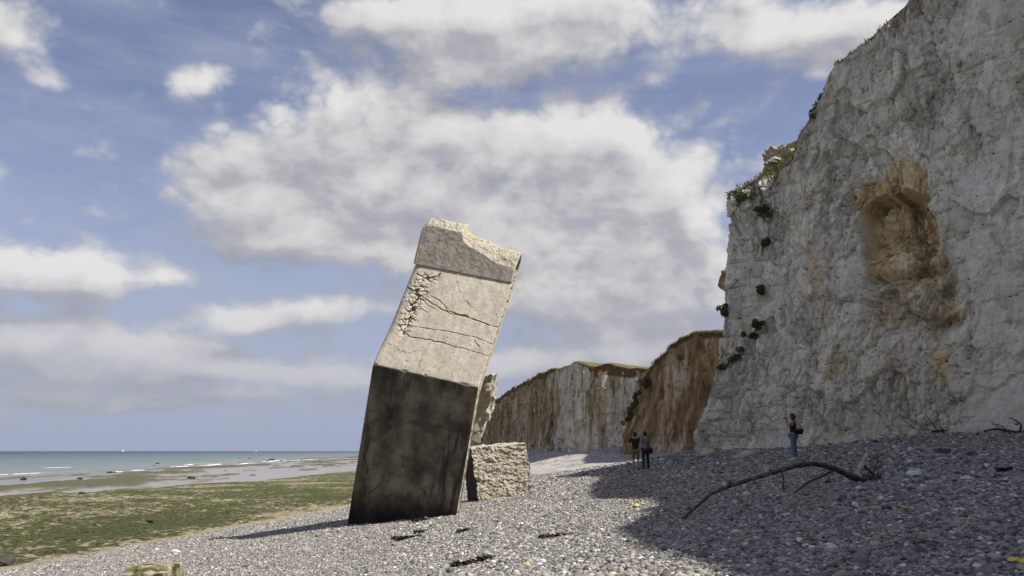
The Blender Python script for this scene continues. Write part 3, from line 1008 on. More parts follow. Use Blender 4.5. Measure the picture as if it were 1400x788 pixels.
for nm, cr, lbl, sgn in (('far_cliff_top', fcr, 'grassy land on top of the low streaked cliff', 1), ('headland_top', hcr, 'grassy land on top of the brown clay headland', 1)):
    ii = np.arange(0, len(cr), 4)
    c_ = cr[ii]
    rowsb = [c_]
    for s_b, up_ in ((.8, .10), (3, .1), (12, -.1), (40, -1.5)):
        bb = c_ + np.array([.8, .6, 0]) * s_b
        bb[:, 2] += up_ + .08 * fbm(bb / 1.5, 2, 8)
        rowsb.append(bb)
    A = np.stack(rowsb, 1)
    tag(mesh_np(nm, A.reshape(-1, 3), grid_quads(len(ii), A.shape[1]), M_TURF), lbl, 'clifftop', kind='structure')

# clay bank that shows over the left edge of the near cliff
bk = rock('clay_bank', at(1003, 393, 56), (2.0, 3, 2.1), M_FARC, 12, sub=4, rough=.35, sink=.3)
tag(bk, 'small brown clay bank peeping out behind the white cliff', 'clay bank', kind='structure')


# ------------------------------------------------------------------ plants
def leaf_mat(name, c1, c2):
    t = material(name, .75, .25)
    oi = t.n('ShaderNodeNewGeometry')
    return t.fin(t.mix(oi.outputs['Random Per Island'], c1, c2))


M_LEAF = leaf_mat('scrub_leaf', (.03, .045, .012), (.10, .125, .035))
M_LEAFD = leaf_mat('dark_scrub_leaf', (.035, .048, .018), (.10, .125, .045))
M_GRASS = leaf_mat('dry_grass', (.07, .08, .025), (.24, .20, .09))


def leaves(name, centres, n, spread, size, mat, up=.3, seed=0, blade=False, parent=None, origin=None):
    r = np.random.default_rng(seed)
    centres = np.asarray(centres, float).reshape(-1, 3)
    org = np.array(origin if origin is not None else centres.mean(0))
    c = centres[r.integers(0, len(centres), n)] - org
    d = r.normal(0, 1, (n, 3))
    d /= np.linalg.norm(d, axis=1, keepdims=True)
    c = c + d * np.cbrt(r.random((n, 1))) * np.array(spread)
    a = r.normal(0, 1, (n, 3))
    if blade:
        a = a * .35 + np.array([0, 0, 1])
    a /= np.linalg.norm(a, axis=1, keepdims=True)
    b = np.cross(a, r.normal(0, 1, (n, 3)))
    b /= np.linalg.norm(b, axis=1, keepdims=True)
    s = size * np.exp(r.normal(0, .3, (n, 1)))
    w = s * (.12 if blade else .45)
    V = np.stack([c - a * s * (.1 if blade else .5), c + b * w, c + a * s * (1.2 if blade else .6), c - b * w], 1).reshape(-1, 3)
    o = mesh_np(name, V, np.arange(4 * n).reshape(n, 4), mat, parent, smooth=False)
    if parent is None:
        o.location = org
    return o


CP_D = flat_d.reshape(NU, nv, 3)
allpx, allpy = proj(flat_d)


def on_cliff(px, py):
    m = (np.hypot(allpx - px, allpy - py) < 7) & (flat_d[:, 1] > 20)
    if not m.any():
        k = np.argmin(np.where(flat_d[:, 1] > 20, np.hypot(allpx - px, allpy - py), 1e9))
        return flat_d[k]
    c = np.where(m)[0]
    return flat_d[c[np.argmin((flat_d[c] ** 2).sum(1))]]


BUSH = [(1013, 266, .8, .42, .38, M_LEAF, 'dense green shrub hanging over the tip of the white cliff shoulder'),
        (1049, 284, .5, .25, .26, M_LEAF, 'bright green tuft on the cliff face just below the turf shoulder'),
        (1051, 325, .3, .2, .26, M_LEAFD, 'small dark tuft on the cliff face below the bright green tuft'),
        (993, 421, .35, .3, .28, M_LEAFD, 'dark tuft sticking out from the left edge of the white cliff'),
        (1041, 389, .32, .22, .22, M_LEAFD, 'dark tuft alone midway up the left part of the white cliff'),
        (1037, 440, .32, .22, .24, M_LEAFD, 'upper of two close dark tufts on the cliff face'),
        (1029, 457, .28, .22, .26, M_LEAFD, 'lower of two close dark tufts on the cliff face'),
        (997, 490, .0, .0, .2, M_LEAFD, 'long dark slanting strip of scrub low on the left of the cliff')]
for i, (px, py, rx, ry, rz_, m, lb) in enumerate(BUSH):
    if rx:
        c = on_cliff(px, py) + np.array([-.25, -.15, 0])
        cen = [c + rng.normal(0, 1, 3) * np.array([rx, ry, rz_]) * .45 for _ in range(7)]
        sp = (rx * .55, ry, rz_ * .6)
    else:
        cen = [on_cliff(px + dx, py - dx * .75) + np.array([-.12, -.1, 0]) for dx in np.linspace(-15, 16, 26)]
        sp = (.24, .2, .16)
    o = leaves('shrub', cen, 900, sp, .075, m, seed=i + 3)
    tag(o, lb, 'shrub', 'shrubs clinging to the white cliff')

# turf tongue on the shoulder, grass fringes on the crests
tt_ = [at(px, py, d) for (px, py, d) in [(1022, 258, 44.6), (1034, 253, 44.8), (1045, 246, 45), (1055, 240, 45.2), (1064, 236, 45.2), (1074, 230, 45), (1082, 226, 44.6), (1088, 222, 44.2), (1040, 256, 44.4), (1060, 246, 44.5), (1075, 240, 44.2)]]
o = leaves('turf_grass', tt_, 5000, (.75, .7, .26), .13, M_GRASS, blade=True, seed=31)
tag(o, 'yellow green grass on the cliff shoulder under the pale crag', 'grass', kind='stuff')
vis_c = crest[(crest[:, 1] > 33) & (crest[:, 1] < 46)]
dens_c = [p for p in vis_c if vnoise(np.array([p * .55]), 5)[0] > .02]
o = leaves('clifftop_grass', np.array(dens_c) + np.array([.12, .1, -.02]), 5000, (.16, .16, .10), .14, M_GRASS, blade=True, seed=32)
tag(o, 'dry grass fringe along the edge of the tall chalk cliff', 'grass', kind='stuff')
sc = [at(px, py, d) for (px, py, d) in [(1112, 156, 40.5), (1118, 146, 40.2), (1125, 134, 40), (1133, 122, 39.7), (1140, 110, 39.4)]]
for j, (k0, k1, lb) in enumerate([(0, 3, 'lower dark overhanging scrub below the bare notch of the cliff crest'), (3, 5, 'upper dark overhanging scrub below the bare notch of the cliff crest')]):
    o = leaves('shrub', sc[k0:k1], 700, (.28, .25, .3), .08, M_LEAFD, seed=40 + j)
    tag(o, lb, 'shrub', 'shrubs clinging to the white cliff')
for nm, cr, lb, sd in (('far_cliff_grass', fcr, 'grass edge along the top of the low streaked cliff', 51), ('headland_grass', hcr, 'dark grass edge along the top of the brown headland', 52)):
    o = leaves(nm, cr + np.array([.1, .1, -.1]), 14000, (.4, .4, .11), .13, M_GRASS, blade=True, seed=sd)
    tag(o, lb, 'grass', kind='stuff')
cre = [at(893 - 40 * s + 2.5 * math.sin(23 * s) + 2 * math.sin(9 * s), 507 + 72 * s, 88 - 1.5 * s) for s in np.linspace(0, 1, 46) if math.sin(31 * s) > -.75]
o = leaves('shrub', np.array(cre) + np.array([-.2, -1.0, 0]), 1500, (.3, .4, .3), .17, M_LEAFD, seed=53)
tag(o, 'dark scrub running down the crease between headland and far cliff', 'shrub')

# ------------------------------------------------------------------ the fallen bunker
pose = [-5.429, 26.7, -0.264, 0.266, 0.201, -0.194, 3.444, 6.473, 3.113, 2.262, 1.356, 0.32]
rv = Vector(pose[3:6])
BR = Matrix.Rotation(rv.length, 3, rv.normalized())
BM4 = Matrix.Translation(pose[:3]) @ BR.to_4x4()
BRn = np.array(BR)
BW, H1, DU2, DB2, DU3, DB3 = pose[6:]
bunker = empty('concrete_bunker', (0, 0, 0), 'huge cracked concrete bunker tipped on end and leaning on the shingle', 'bunker')
bunker.matrix_world = BM4


def b_local(px, py, facet):
    """point of a facet of the bunker (0 foot, 1 slope, 2 brow) seen in a direction: returns w (across) and s (along the profile)"""
    o_ = BRn.T @ (np.array([0, 0, EYE]) - np.array(pose[:3]))
    d_ = BRn.T @ ray(px, py)
    p0, du, db = [((0, 0), 1, 0), ((H1, 0), DU2, DB2), ((H1 + DU2, DB2), DU3, DB3)][facet]
    L = math.hypot(du, db)
    n_u, n_b = -db / L, du / L
    k = -((o_[2] - p0[0]) * n_u + (o_[1] - p0[1]) * n_b) / (d_[2] * n_u + d_[1] * n_b)
    q_ = o_ + k * d_
    return q_[0], ((q_[2] - p0[0]) * du + (q_[1] - p0[1]) * db) / L


L1, L2, L3 = H1, math.hypot(DU2, DB2), math.hypot(DU3, DB3)
CRACKS = [  # facet, width, depth, pixel polyline
    (1, .030, .10, [(554, 393), (566, 398), (575, 404), (590, 415), (603, 422), (615, 428), (628, 432), (645, 437), (658, 441), (670, 445), (684, 449)]),
    (1, .022, .09, [(551, 456), (562, 461), (577, 464), (590, 466), (604, 468), (617, 473), (632, 477), (648, 481), (662, 485), (673, 488)]),
    (1, .014, .06, [(563, 446), (580, 449), (600, 452), (625, 456), (650, 462), (675, 472)]),
    (1, .016, .07, [(570, 402), (577, 410), (584, 418), (598, 424)]),
    (1, .014, .06, [(578, 403), (588, 404), (602, 412), (612, 424)]),
    (1, .04, .12, [(570, 375), (577, 380), (586, 381), (598, 378), (602, 374)]),
    (1, .045, .14, [(576, 390), (572, 397), (566, 402), (574, 404), (570, 412), (562, 418), (564, 424), (558, 428)]),
    (1, .045, .13, [(561, 416), (566, 423), (562, 432), (558, 438), (556, 446), (551, 458)]),
    (1, .02, .07, [(568, 422), (577, 424), (584, 428)]),
    (1, .007, .03, [(622, 372), (626, 392), (634, 410), (650, 424)]),
    (1, .012, .04, [(590, 460), (580, 478), (573, 500), (566, 515)]),
    (1, .02, .06, [(647, 466), (651, 470), (655, 474)]),
    (1, .012, .04, [(530, 470), (545, 478), (556, 484), (570, 480)]),
    (1, .03, .07, [(610, 425), (618, 426), (622, 430), (632, 431), (640, 434)]),
    (0, .025, .06, [(490, 577), (505, 578), (520, 577), (535, 583), (550, 580), (567, 576), (585, 580), (604, 585), (625, 590), (646, 595)]),
    (0, .03, .08, [(504, 560), (501, 580), (506, 600), (498, 625), (502, 648)]),
    (0, .016, .05, [(545, 580), (540, 592), (530, 600), (522, 612)]),
    (0, .014, .04, [(500, 640), (515, 648), (530, 646), (548, 652), (565, 640)]),
    (0, .02, .05, [(600, 628), (605, 640), (598, 655), (610, 672)]),
    (0, .03, .08, [(488, 672), (503, 676), (515, 668), (520, 660)]),
    (2, .010, .025, [(606, 325), (617, 328), (632, 330)]),
    (2, .008, .02, [(606, 325), (612, 336), (611, 350), (606, 362)]),
    (2, .02, .03, [(623, 340), (625, 346)]),
    (2, .008, .02, [(578, 311), (594, 309), (606, 310), (630, 318)])]
step = .015
wN = int(BW / step)
ws = np.linspace(0, BW, wN)
s0 = np.concatenate([np.arange(0, L1 - .3, .035), np.arange(L1 - .29, L1 - .004, .012)])
s1 = np.linspace(L1, L1 + L2, int(L2 / step))
s2 = np.linspace(L1 + L2 + .01, L1 + L2 + L3, int(L3 / step))
ssf = np.concatenate([s0, s1[:-1], s2])
nf = len(ssf)
# where the brow has broken off: front edge height along the width
topL = [b_local(px, py, 2) for (px, py) in [(575, 318), (584, 308), (600, 311), (620, 315), (632, 319), (634, 331), (648, 340), (662, 348), (672, 356), (685, 361), (697, 366), (704, 371)]]
tw = np.array([0] + [max(0.01, p[0]) for p in topL[1:-1]] + [BW])
th_ = np.array([topL[0][1] - .03] + [p[1] for p in topL[1:-1]] + [topL[-1][1]])
tw = np.maximum.accumulate(tw + np.arange(len(tw)) * 1e-4)
ftop = np.interp(ws, tw, th_) + .035 * fbm(np.stack([ws * 5, ws * 0, ws * 0], 1), 3, 4)
# crown height (upper rim of the broken top) as seen: stepped


def prof(s):
    """u, b of the front profile at arc length s"""
    u = np.where(s <= L1, s, np.where(s <= L1 + L2, H1 + (s - L1) * DU2 / L2, H1 + DU2 + (s - L1 - L2) * DU3 / L3))
    b = np.where(s <= L1, 0, np.where(s <= L1 + L2, (s - L1) * DB2 / L2, DB2 + (s - L1 - L2) * DB3 / L3))
    return u, b


Wg, Sg = np.meshgrid(ws, ssf, indexing='ij')
third = Sg > L1 + L2
Sg = np.where(third, L1 + L2 + .01 + (Sg - L1 - L2 - .01) / (L3 - .01) * (ftop[:, None] - .01), Sg)
Ug, Bg = prof(Sg)
# brow stands a little proud of the slope below it
Bg = Bg - np.where(third, .055, 0)
# rounded left edge on the slope, small arris elsewhere
rad_ = np.where(Sg < L1 - .15, .06, np.where(Sg < L1 + 1.4, .06 + (Sg - L1 + .15) / 1.55 * .3, np.where(third, .09, .36)))
dw = np.clip(rad_ - Wg, 0, None)
Bg = Bg + rad_ - np.sqrt(np.clip(rad_ ** 2 - dw ** 2, 0, None))
rr = .04
dwr = np.clip(rr - (BW - Wg), 0, None)
Bg = Bg + rr - np.sqrt(np.clip(rr ** 2 - dwr ** 2, 0, None))
# chipped arris between foot and slope
ar = np.exp(-((Sg - L1) / .032) ** 2)
pw = np.stack([Wg.ravel() * 3, Sg.ravel() * 0, Sg.ravel() * 0], 1)
Bg = Bg + ar * (.003 + .13 * np.clip(fbm(pw, 5, 8) - .08, 0, 1).reshape(Wg.shape))
p3 = np.stack([Wg.ravel(), Sg.ravel(), Sg.ravel() * 0], 1)
Bg = Bg + (.012 * fbm(p3 * 1.3, 3, 14) + .006 * fbm(p3 * 9, 3, 15)).reshape(Wg.shape)
# form-board joints: very shallow steps up the face
brd = np.floor(Wg / .17)
Bg = Bg + .006 * (_hash(brd.astype(np.int64), (brd * 0).astype(np.int64), (brd * 0).astype(np.int64), 5) - .5)
pit, _, _, _ = worley(p3 * 3.1, 19)
Bg = Bg + .03 * (1 - smooth01(pit.reshape(Wg.shape), .03, .09))
crackmask = np.zeros(Wg.shape)
jit = .045 * np.stack([fbm(p3 * 6, 3, 25), fbm(p3 * 6 + 9, 3, 26)], 1).reshape(*Wg.shape, 2)
for fc, wd, dp, pl in CRACKS:
    pts = [b_local(x, y, fc) for x, y in pl]
    base_s = [0, L1, L1 + L2][fc]
    best = np.full(Wg.shape, 9.)
    for (w0, a0), (w1, a1_) in zip(pts[:-1], pts[1:]):
        a0_, a1__ = a0 + base_s, a1_ + base_s
        dx, dy = w1 - w0, a1__ - a0_
        tt = np.clip(((Wg + jit[..., 0] - w0) * dx + (Sg + jit[..., 1] - a0_) * dy) / (dx * dx + dy * dy + 1e-9), 0, 1)
        best = np.minimum(best, np.hypot(Wg + jit[..., 0] - w0 - tt * dx, Sg + jit[..., 1] - a0_ - tt * dy))
    wvar = .5 * wd * (.45 + 1.1 * np.clip(fbm(p3 * 4, 2, 27).reshape(Wg.shape) + .4, 0, 1))
    gcut = np.exp(-(best / wvar) ** 2)
    Bg = Bg + .8 * dp * gcut
    crackmask = np.maximum(crackmask, gcut)
# spalled, broken patch at the upper left of the slope
for (cx, cy, rx_, ry_) in [(572, 402, .30, .40), (556, 440, .22, .45), (585, 380, .3, .14)]:
    w0, a0 = b_local(cx, cy, 1)
    m = np.exp(-(((Wg - w0) / rx_) ** 2 + ((Sg - a0 - L1) / ry_) ** 2))
    fx, gp = facets(p3 * 6.5, 29, 1.0)
    Bg = Bg + m * (.07 * fx.reshape(Wg.shape) + .07 * (1 - smooth01(gp.reshape(Wg.shape), .03, .14)))
front = np.stack([Wg, Bg, Ug], -1)
# continue the section: broken top, back
nt_ = 26
kk = np.linspace(0, 1, nt_ + 1)[1:]
tb = front[:, -1]
depth_top = np.where(ws < 1.33, .42, .62)
rise_top = np.where(ws < 1.33, .27, np.interp(ws, [1.33, BW], [.30, .56]))
TP = tb[:, None, :] + np.stack([np.zeros((wN, nt_)), depth_top[:, None] * kk[None], rise_top[:, None] * np.sin(kk * 1.57)[None]], -1)
tp3 = TP.reshape(-1, 3)
TP = TP + (.022 * facets(tp3 * 8, 30, 1)[0] + .03 * fbm(tp3 * 5, 3, 31)).reshape(wN, nt_)[..., None] * np.array([0, -.7, .7])
lastp = TP[:, -1]
backp = [(lastp[:, 1] + .12, lastp[:, 2] - .35), (np.full(wN, DB2 + .42), np.full(wN, H1 + DU2 - .2)), (np.full(wN, .62), np.full(wN, H1 + .25)), (np.full(wN, .36), np.full(wN, H1 - .3)), (np.full(wN, .3), np.full(wN, 0.))]
BKP = np.stack([np.stack([ws, b, u], -1) for b, u in backp], 1)
SECT = np.concatenate([front, TP, BKP], 1)
ns = SECT.shape[1]
V = SECT.reshape(-1, 3)
Q = grid_quads(wN, ns)
# side caps: strips between the front and the back half of every end section
idx = np.arange(wN * ns).reshape(wN, ns)
extra, capq = [], []
base = len(V)
for wi, fl_ in ((0, False), (wN - 1, True)):
    ring = SECT[wi]
    uf, ub = ring[:nf], ring[nf + nt_ - 1:]
    o_b = np.argsort(ub[:, 2])
    bb_ = np.interp(uf[:, 2], ub[o_b][:, 2], ub[o_b][:, 1])
    bb_ = np.maximum(bb_, uf[:, 1] + .02)
    K = 12
    cap = uf[:, None, :].repeat(K, 1)
    lam = np.linspace(0, 1, K)
    cap[..., 1] = uf[:, None, 1] * (1 - lam) + bb_[:, None] * lam
    cap3 = cap.reshape(-1, 3)
    cap[..., 0] += (.02 * facets(cap3 * 4, 37, 1)[0] + .015 * fbm(cap3 * 5, 3, 38)).reshape(nf, K) * np.minimum(1, lam * 6)[None] * (1 if fl_ else -1) - (.03 * np.minimum(1, lam * 6)[None] if fl_ else 0)
    capq.append(grid_quads(nf, K, flip=not fl_) + base)
    extra.append(cap.reshape(-1, 3))
    base += nf * K
    arc = np.vstack([ring[nf - 1:nf], ring[nf:nf + nt_]])
    cl = np.linspace(0, 1, len(arc))[:, None]
    chord = arc[:1] * (1 - cl) + ub[:1] * cl
    lam2 = np.linspace(0, 1, 6)[None, :, None]
    tcap = arc[:, None] * (1 - lam2) + chord[:, None] * lam2
    capq.append(grid_quads(len(arc), 6, flip=fl_) + base)
    extra.append(tcap.reshape(-1, 3))
    base += len(arc) * 6
Vall = np.vstack([V] + extra)
Qall = np.vstack([Q] + capq)
zone = np.zeros((wN, ns))
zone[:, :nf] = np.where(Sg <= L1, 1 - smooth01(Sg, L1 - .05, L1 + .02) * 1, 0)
brow = np.zeros((wN, ns))
brow[:, :nf] = third
frac = np.zeros((wN, ns))
frac[:, nf:nf + nt_] = 1
ncap = len(Vall) - len(V)
ck = np.zeros((wN, ns))
ck[:, :nf] = crackmask
pad = lambda a_, v_: np.concatenate([a_.ravel(), np.full(ncap, v_)])
capu = np.concatenate([e[:, 2] for e in extra])
t = material('bunker_concrete', .88, .2)
zf, bf, ff, cf = t.attr('foot'), t.attr('brow'), t.attr('fracture'), t.attr('crack')
b1 = t.noise(t.obj, .9, 6, .6)
b2 = t.noise(t.mapping(t.obj, (1, 1, .13)), 5.0, 6, .62)
b3 = t.noise(t.obj, 16, 5, .65)
b4 = t.noise(t.mapping(t.obj, (1, 1, .06)), 14, 3, .5)
cc = t.ramp(b2, [(.28, (.33, .298, .232)), (.5, (.42, .382, .305)), (.72, (.48, .445, .37))])
cc = t.mix(t.ss(b1, .5, .7, 0, .4), cc, (.34, .30, .23))
cc = t.mix(t.ss(b4, .56, .66, 0, .55), cc, (.24, .21, .165))
b5 = t.noise(t.mapping(t.obj, (1, 1, .09), (4, 4, 0)), 3.2, 5, .6)
cc = t.mix(t.ss(b5, .52, .66, 0, .5), cc, (.56, .525, .45))
cc = t.mix(t.ss(b3, .60, .75, 0, .4), cc, (.20, .18, .145))
cb = t.ramp(b2, [(.28, (.33, .298, .235)), (.5, (.44, .40, .325)), (.72, (.52, .48, .40))])
cb = t.mix(t.ss(b3, .62, .72, 0, .5), cb, (.12, .105, .08))
cc = t.mix(bf, cc, cb)
oz = t.n('ShaderNodeSeparateXYZ', None, {0: t.obj}).outputs
# foot: tide-blackened concrete with wet dark blotches, darkest near the shingle and at its corners
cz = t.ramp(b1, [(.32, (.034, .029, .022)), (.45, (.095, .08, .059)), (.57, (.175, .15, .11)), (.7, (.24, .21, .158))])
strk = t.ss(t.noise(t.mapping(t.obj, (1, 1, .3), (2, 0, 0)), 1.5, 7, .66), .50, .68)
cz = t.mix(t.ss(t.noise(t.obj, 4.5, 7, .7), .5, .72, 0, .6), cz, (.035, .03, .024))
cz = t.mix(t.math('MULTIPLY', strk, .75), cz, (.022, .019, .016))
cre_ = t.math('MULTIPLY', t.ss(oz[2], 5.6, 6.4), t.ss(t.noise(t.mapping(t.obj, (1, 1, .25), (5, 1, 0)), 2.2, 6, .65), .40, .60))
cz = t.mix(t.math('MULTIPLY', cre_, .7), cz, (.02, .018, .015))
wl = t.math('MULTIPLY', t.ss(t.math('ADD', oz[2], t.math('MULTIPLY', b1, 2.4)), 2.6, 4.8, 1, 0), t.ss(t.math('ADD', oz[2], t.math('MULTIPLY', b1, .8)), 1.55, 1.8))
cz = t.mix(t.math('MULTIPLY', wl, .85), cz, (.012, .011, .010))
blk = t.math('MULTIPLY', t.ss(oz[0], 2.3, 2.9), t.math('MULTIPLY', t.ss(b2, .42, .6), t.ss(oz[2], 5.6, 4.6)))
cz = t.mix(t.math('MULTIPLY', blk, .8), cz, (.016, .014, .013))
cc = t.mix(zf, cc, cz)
rc_ = t.voro(t.obj, 34)
cr_ = t.ramp(t.n('ShaderNodeSeparateColor', None, {0: rc_.outputs['Color']}).outputs[0], [(0, (.26, .235, .185)), (.5, (.40, .37, .30)), (1, (.52, .49, .42))])
cr_ = t.mix(t.ss(b1, .55, .65, 0, .5), cr_, (.34, .26, .10))
cc = t.mix(ff, cc, cr_)
cc = t.mix(t.math('MULTIPLY', cf, .45), cc, (.10, .085, .065))
nb_ = t.bump(t.math('ADD', b3, t.math('MULTIPLY', b2, .5)), .25, .025)
nb_ = t.bump(t.math('MULTIPLY', rc_.outputs['Distance'], t.math('MULTIPLY', ff, -1.0)), .6, .03, nb_)
M_CONC = t.fin(cc, nb_)
body = mesh_np('shell', Vall, Qall, M_CONC, bunker, smooth=True,
               attrs={'foot': pad(zone, 0.0), 'brow': pad(brow, 0.), 'fracture': pad(frac, .12), 'crack': pad(ck, 0)})
body['label'] = 'cracked pale slope and blackened foot of the bunker'
bv = body.data
# rear mass hidden behind the front shell, and the broken wall leaf that shows at the right
def rough_prism(name, poly, w0, w1, mat, parent, seed, amp=.1, cell=3.0, step=.07):
    poly = np.array(poly, float)
    # resample outline
    ring = []
    n = len(poly)
    for i in range(n):
        a_, b_ = poly[i], poly[(i + 1) % n]
        m = max(2, int(np.hypot(*(b_ - a_)) / step))
        for k in range(m):
            ring.append(a_ + (b_ - a_) * k / m)
    ring = np.array(ring)
    cen = ring.mean(0)
    nw = max(4, int((w1 - w0) / step))
    wl_ = np.linspace(w0, w1, nw)
    layers = []
    K = 9
    for lam in np.linspace(.04, 1, K)[:-1]:
        layers.append((w0, lam))
    layers += [(w, 1) for w in wl_]
    for lam in np.linspace(1, .04, K)[1:]:
        layers.append((w1, lam))
    Vp = np.array([[[w, (cen + (r - cen) * lam)[1], (cen + (r - cen) * lam)[0]] for r in ring] for w, lam in layers])
    fp = Vp.reshape(-1, 3)
    nrm_ = np.zeros_like(fp)
    ctr = np.array([(w0 + w1) / 2, cen[1], cen[0]])
    dd = fp - ctr
    dd /= np.linalg.norm(dd, axis=1, keepdims=True) + 1e-9
    fp = fp + dd * (amp * facets(fp * cell, seed, 1.0)[0] + amp * .6 * fbm(fp * cell * 1.7, 3, seed))[:, None]
    nl, nr_ = len(layers), len(ring)
    a2_ = np.arange(nl * nr_).reshape(nl, nr_)
    a2_ = np.hstack([a2_, a2_[:, :1]])
    Qp = np.stack([a2_[:-1, :-1], a2_[1:, :-1], a2_[1:, 1:], a2_[:-1, 1:]], -1).reshape(-1, 4)
    o = mesh_np(name, fp, Qp, mat, parent, smooth=False, attrs={'fracture': np.full(len(fp), .55)})
    me = o.data
    bm = bmesh.new()
    bm.from_mesh(me)
    bmesh.ops.holes_fill(bm, edges=[e for e in bm.edges if e.is_boundary], sides=0)
    bmesh.ops.recalc_face_normals(bm, faces=bm.faces)
    bm.to_mesh(me)
    bm.free()
    return o


rough_prism('rear_block', [(0, .55), (H1 - 1.0, .55), (H1 - .2, .8), (9.0, 2.5), (8.2, 3.9), (6, 4.3), (0, 4.0)], .15, BW - 1.0, M_CONC, bunker, 91, .07, 2.0, .12)
ch = rough_prism('broken_wall', [(6.5, 2.0), (6.3, 2.75), (5.8, 3.25), (5.25, 3.15), (4.8, 2.6), (4.4, 2.05), (4.3, 1.8), (4.8, 1.95), (5.4, 2.1), (6.0, 1.9)], BW - 1.1, BW - .05, M_CONC, bunker, 93, .09, 3.4, .06)

# ------------------------------------------------------------------ small block beside it
t = material('block_masonry', .92, .15)
m1 = t.noise(t.pos, 2.0, 6, .6)
m2 = t.noise(t.pos, 11, 6, .68)
cc = t.ramp(m2, [(.3, (.23, .20, .15)), (.5, (.41, .375, .305)), (.7, (.54, .51, .44))])
cc = t.mix(t.ss(m1, .5, .65, 0, .45), cc, (.24, .2, .10))
pz = t.n('ShaderNodeSeparateXYZ', None, {0: t.pos}).outputs[2]
cc = t.mix(t.ss(t.math('ADD', pz, m1), 2.2, 1.5, 0, .5), cc, (.17, .165, .08))
cc = t.mix(t.math('MULTIPLY', t.attr('black'), .92), cc, (.022, .02, .017))  # shade and some soot of the block's left face, painted into the colour
M_BLOCK = t.fin(cc, t.bump(m2, .8, .08))


def block():
    lbl = 'rough cream concrete block standing on the shingle right of the leaning bunker'
    P00 = hit(655, 686)                     # lower left corner of the front face
    d0 = P00[1]
    d1 = d0 + .35
    bl, br = at(655, 692, d0), at(729, 672, d1)
    tl, tr = at(644, 614, d0 + .25), at(719, 606, d1 + .2)
    nu, nv_, nd = 90, 76, 56
    bk_ = np.array([-.50, 1.6, .05])
    u_ = np.linspace(0, 1, nu)
    v_ = np.linspace(0, 1, nv_)
    d_ = np.linspace(0, 1, nd)

    def pt(a_, b_, c_):
        f = bl * (1 - a_) * (1 - b_) + br * a_ * (1 - b_) + tl * (1 - a_) * b_ + tr * a_ * b_
        return f + bk_ * c_
    Vs, Qs, Bl = [], [], []
    n0 = 0

    def face(f, n1, n2, nrm_, flip):
        nonlocal n0
        G = np.array([[f(i, j) for j in range(n2)] for i in range(n1)])
        fp = G.reshape(-1, 3)
        q_ = warp3(fp, .3, .06, 3) * np.array([4.6, 4.6, 8.5])
        dsp = .055 * facets(q_, 55, .6)[0] + .035 * fbm(fp * 9, 3, 56) - .035 * (1 - smooth01(worley(q_, 55)[1] - worley(q_, 55)[0], .02, .2))
        fp = fp + np.asarray(nrm_) * dsp[:, None] + .06 * np.stack([fbm(fp * 3, 3, 57), fbm(fp * 3, 3, 58), fbm(fp * 3, 3, 59)], 1)
        Vs.append(fp)
        Bl.append(np.full(len(fp), 1.0 if flip and nrm_[0] < 0 else 0.0))  # marks the left face, whose shade is painted near black
        Qs.append(grid_quads(n1, n2, flip) + n0)
        n0 += len(fp)
    face(lambda i, j: pt(u_[i], v_[j], 0), nu, nv_, (0, 0, 0) if False else np.array([.1, -1, .1]) * .8, False)
    face(lambda i, j: pt(u_[i], 1, d_[j]), nu, nd, (0, 0, .6), False)
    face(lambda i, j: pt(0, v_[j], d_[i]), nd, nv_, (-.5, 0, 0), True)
    face(lambda i, j: pt(1, v_[j], d_[i]), nd, nv_, (.6, 0, 0), False)
    face(lambda i, j: pt(u_[i], v_[j], 1), nu, nv_, (0, .6, 0), True)
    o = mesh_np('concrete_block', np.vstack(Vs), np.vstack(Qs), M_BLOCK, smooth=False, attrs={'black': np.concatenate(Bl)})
    bm = bmesh.new()
    bm.from_mesh(o.data)
    bmesh.ops.remove_doubles(bm, verts=bm.verts, dist=.035)
    bmesh.ops.recalc_face_normals(bm, faces=bm.faces)
    bm.to_mesh(o.data)
    bm.free()
    tag(o, lbl, 'concrete block')


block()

# mossy slab by the lower left edge
t = material('mossy_stone', .9, .2)
m2 = t.noise(t.obj, 9, 6, .65)
m1 = t.noise(t.obj, 2.2, 4, .6)
M_MOSS = t.fin(t.mix(t.ss(m1, .42, .6), t.ramp(m2, [(.3, (.025, .03, .006)), (.6, (.085, .09, .02)), (.8, (.15, .14, .05))]), t.ramp(m2, [(.3, (.2, .17, .11)), (.7, (.4, .36, .27))])), t.bump(m2, .8, .08))
p = hit(203, 803)
sl = rough_prism('mossy_slab', [(-.4, -.55), (.32, -.50), (.40, .0), (.34, .8), (-.4, .9)], -.42, .36, M_MOSS, None, 61, .05, 3.0, .07)
sl.location = p + np.array([0, .15, -.05])
sl.rotation_euler = (0, 0, .16)
tag(sl, 'green mossy concrete slab half sunk in the shingle at the beach foot', 'slab')

# ------------------------------------------------------------------ driftwood
t = material('driftwood', .85, .25)
w1 = t.noise(t.mapping(t.obj, (1, 1, 1)), 7, 5, .6)
M_WOOD = t.fin(t.ramp(w1, [(.3, (.022, .018, .015)), (.5, (.06, .05, .04)), (.72, (.19, .165, .135))]), t.bump(w1, .6, .03))
M_WOODP = simple('bleached_wood', (.36, .325, .265), .85, .35, 9, bump=.4)


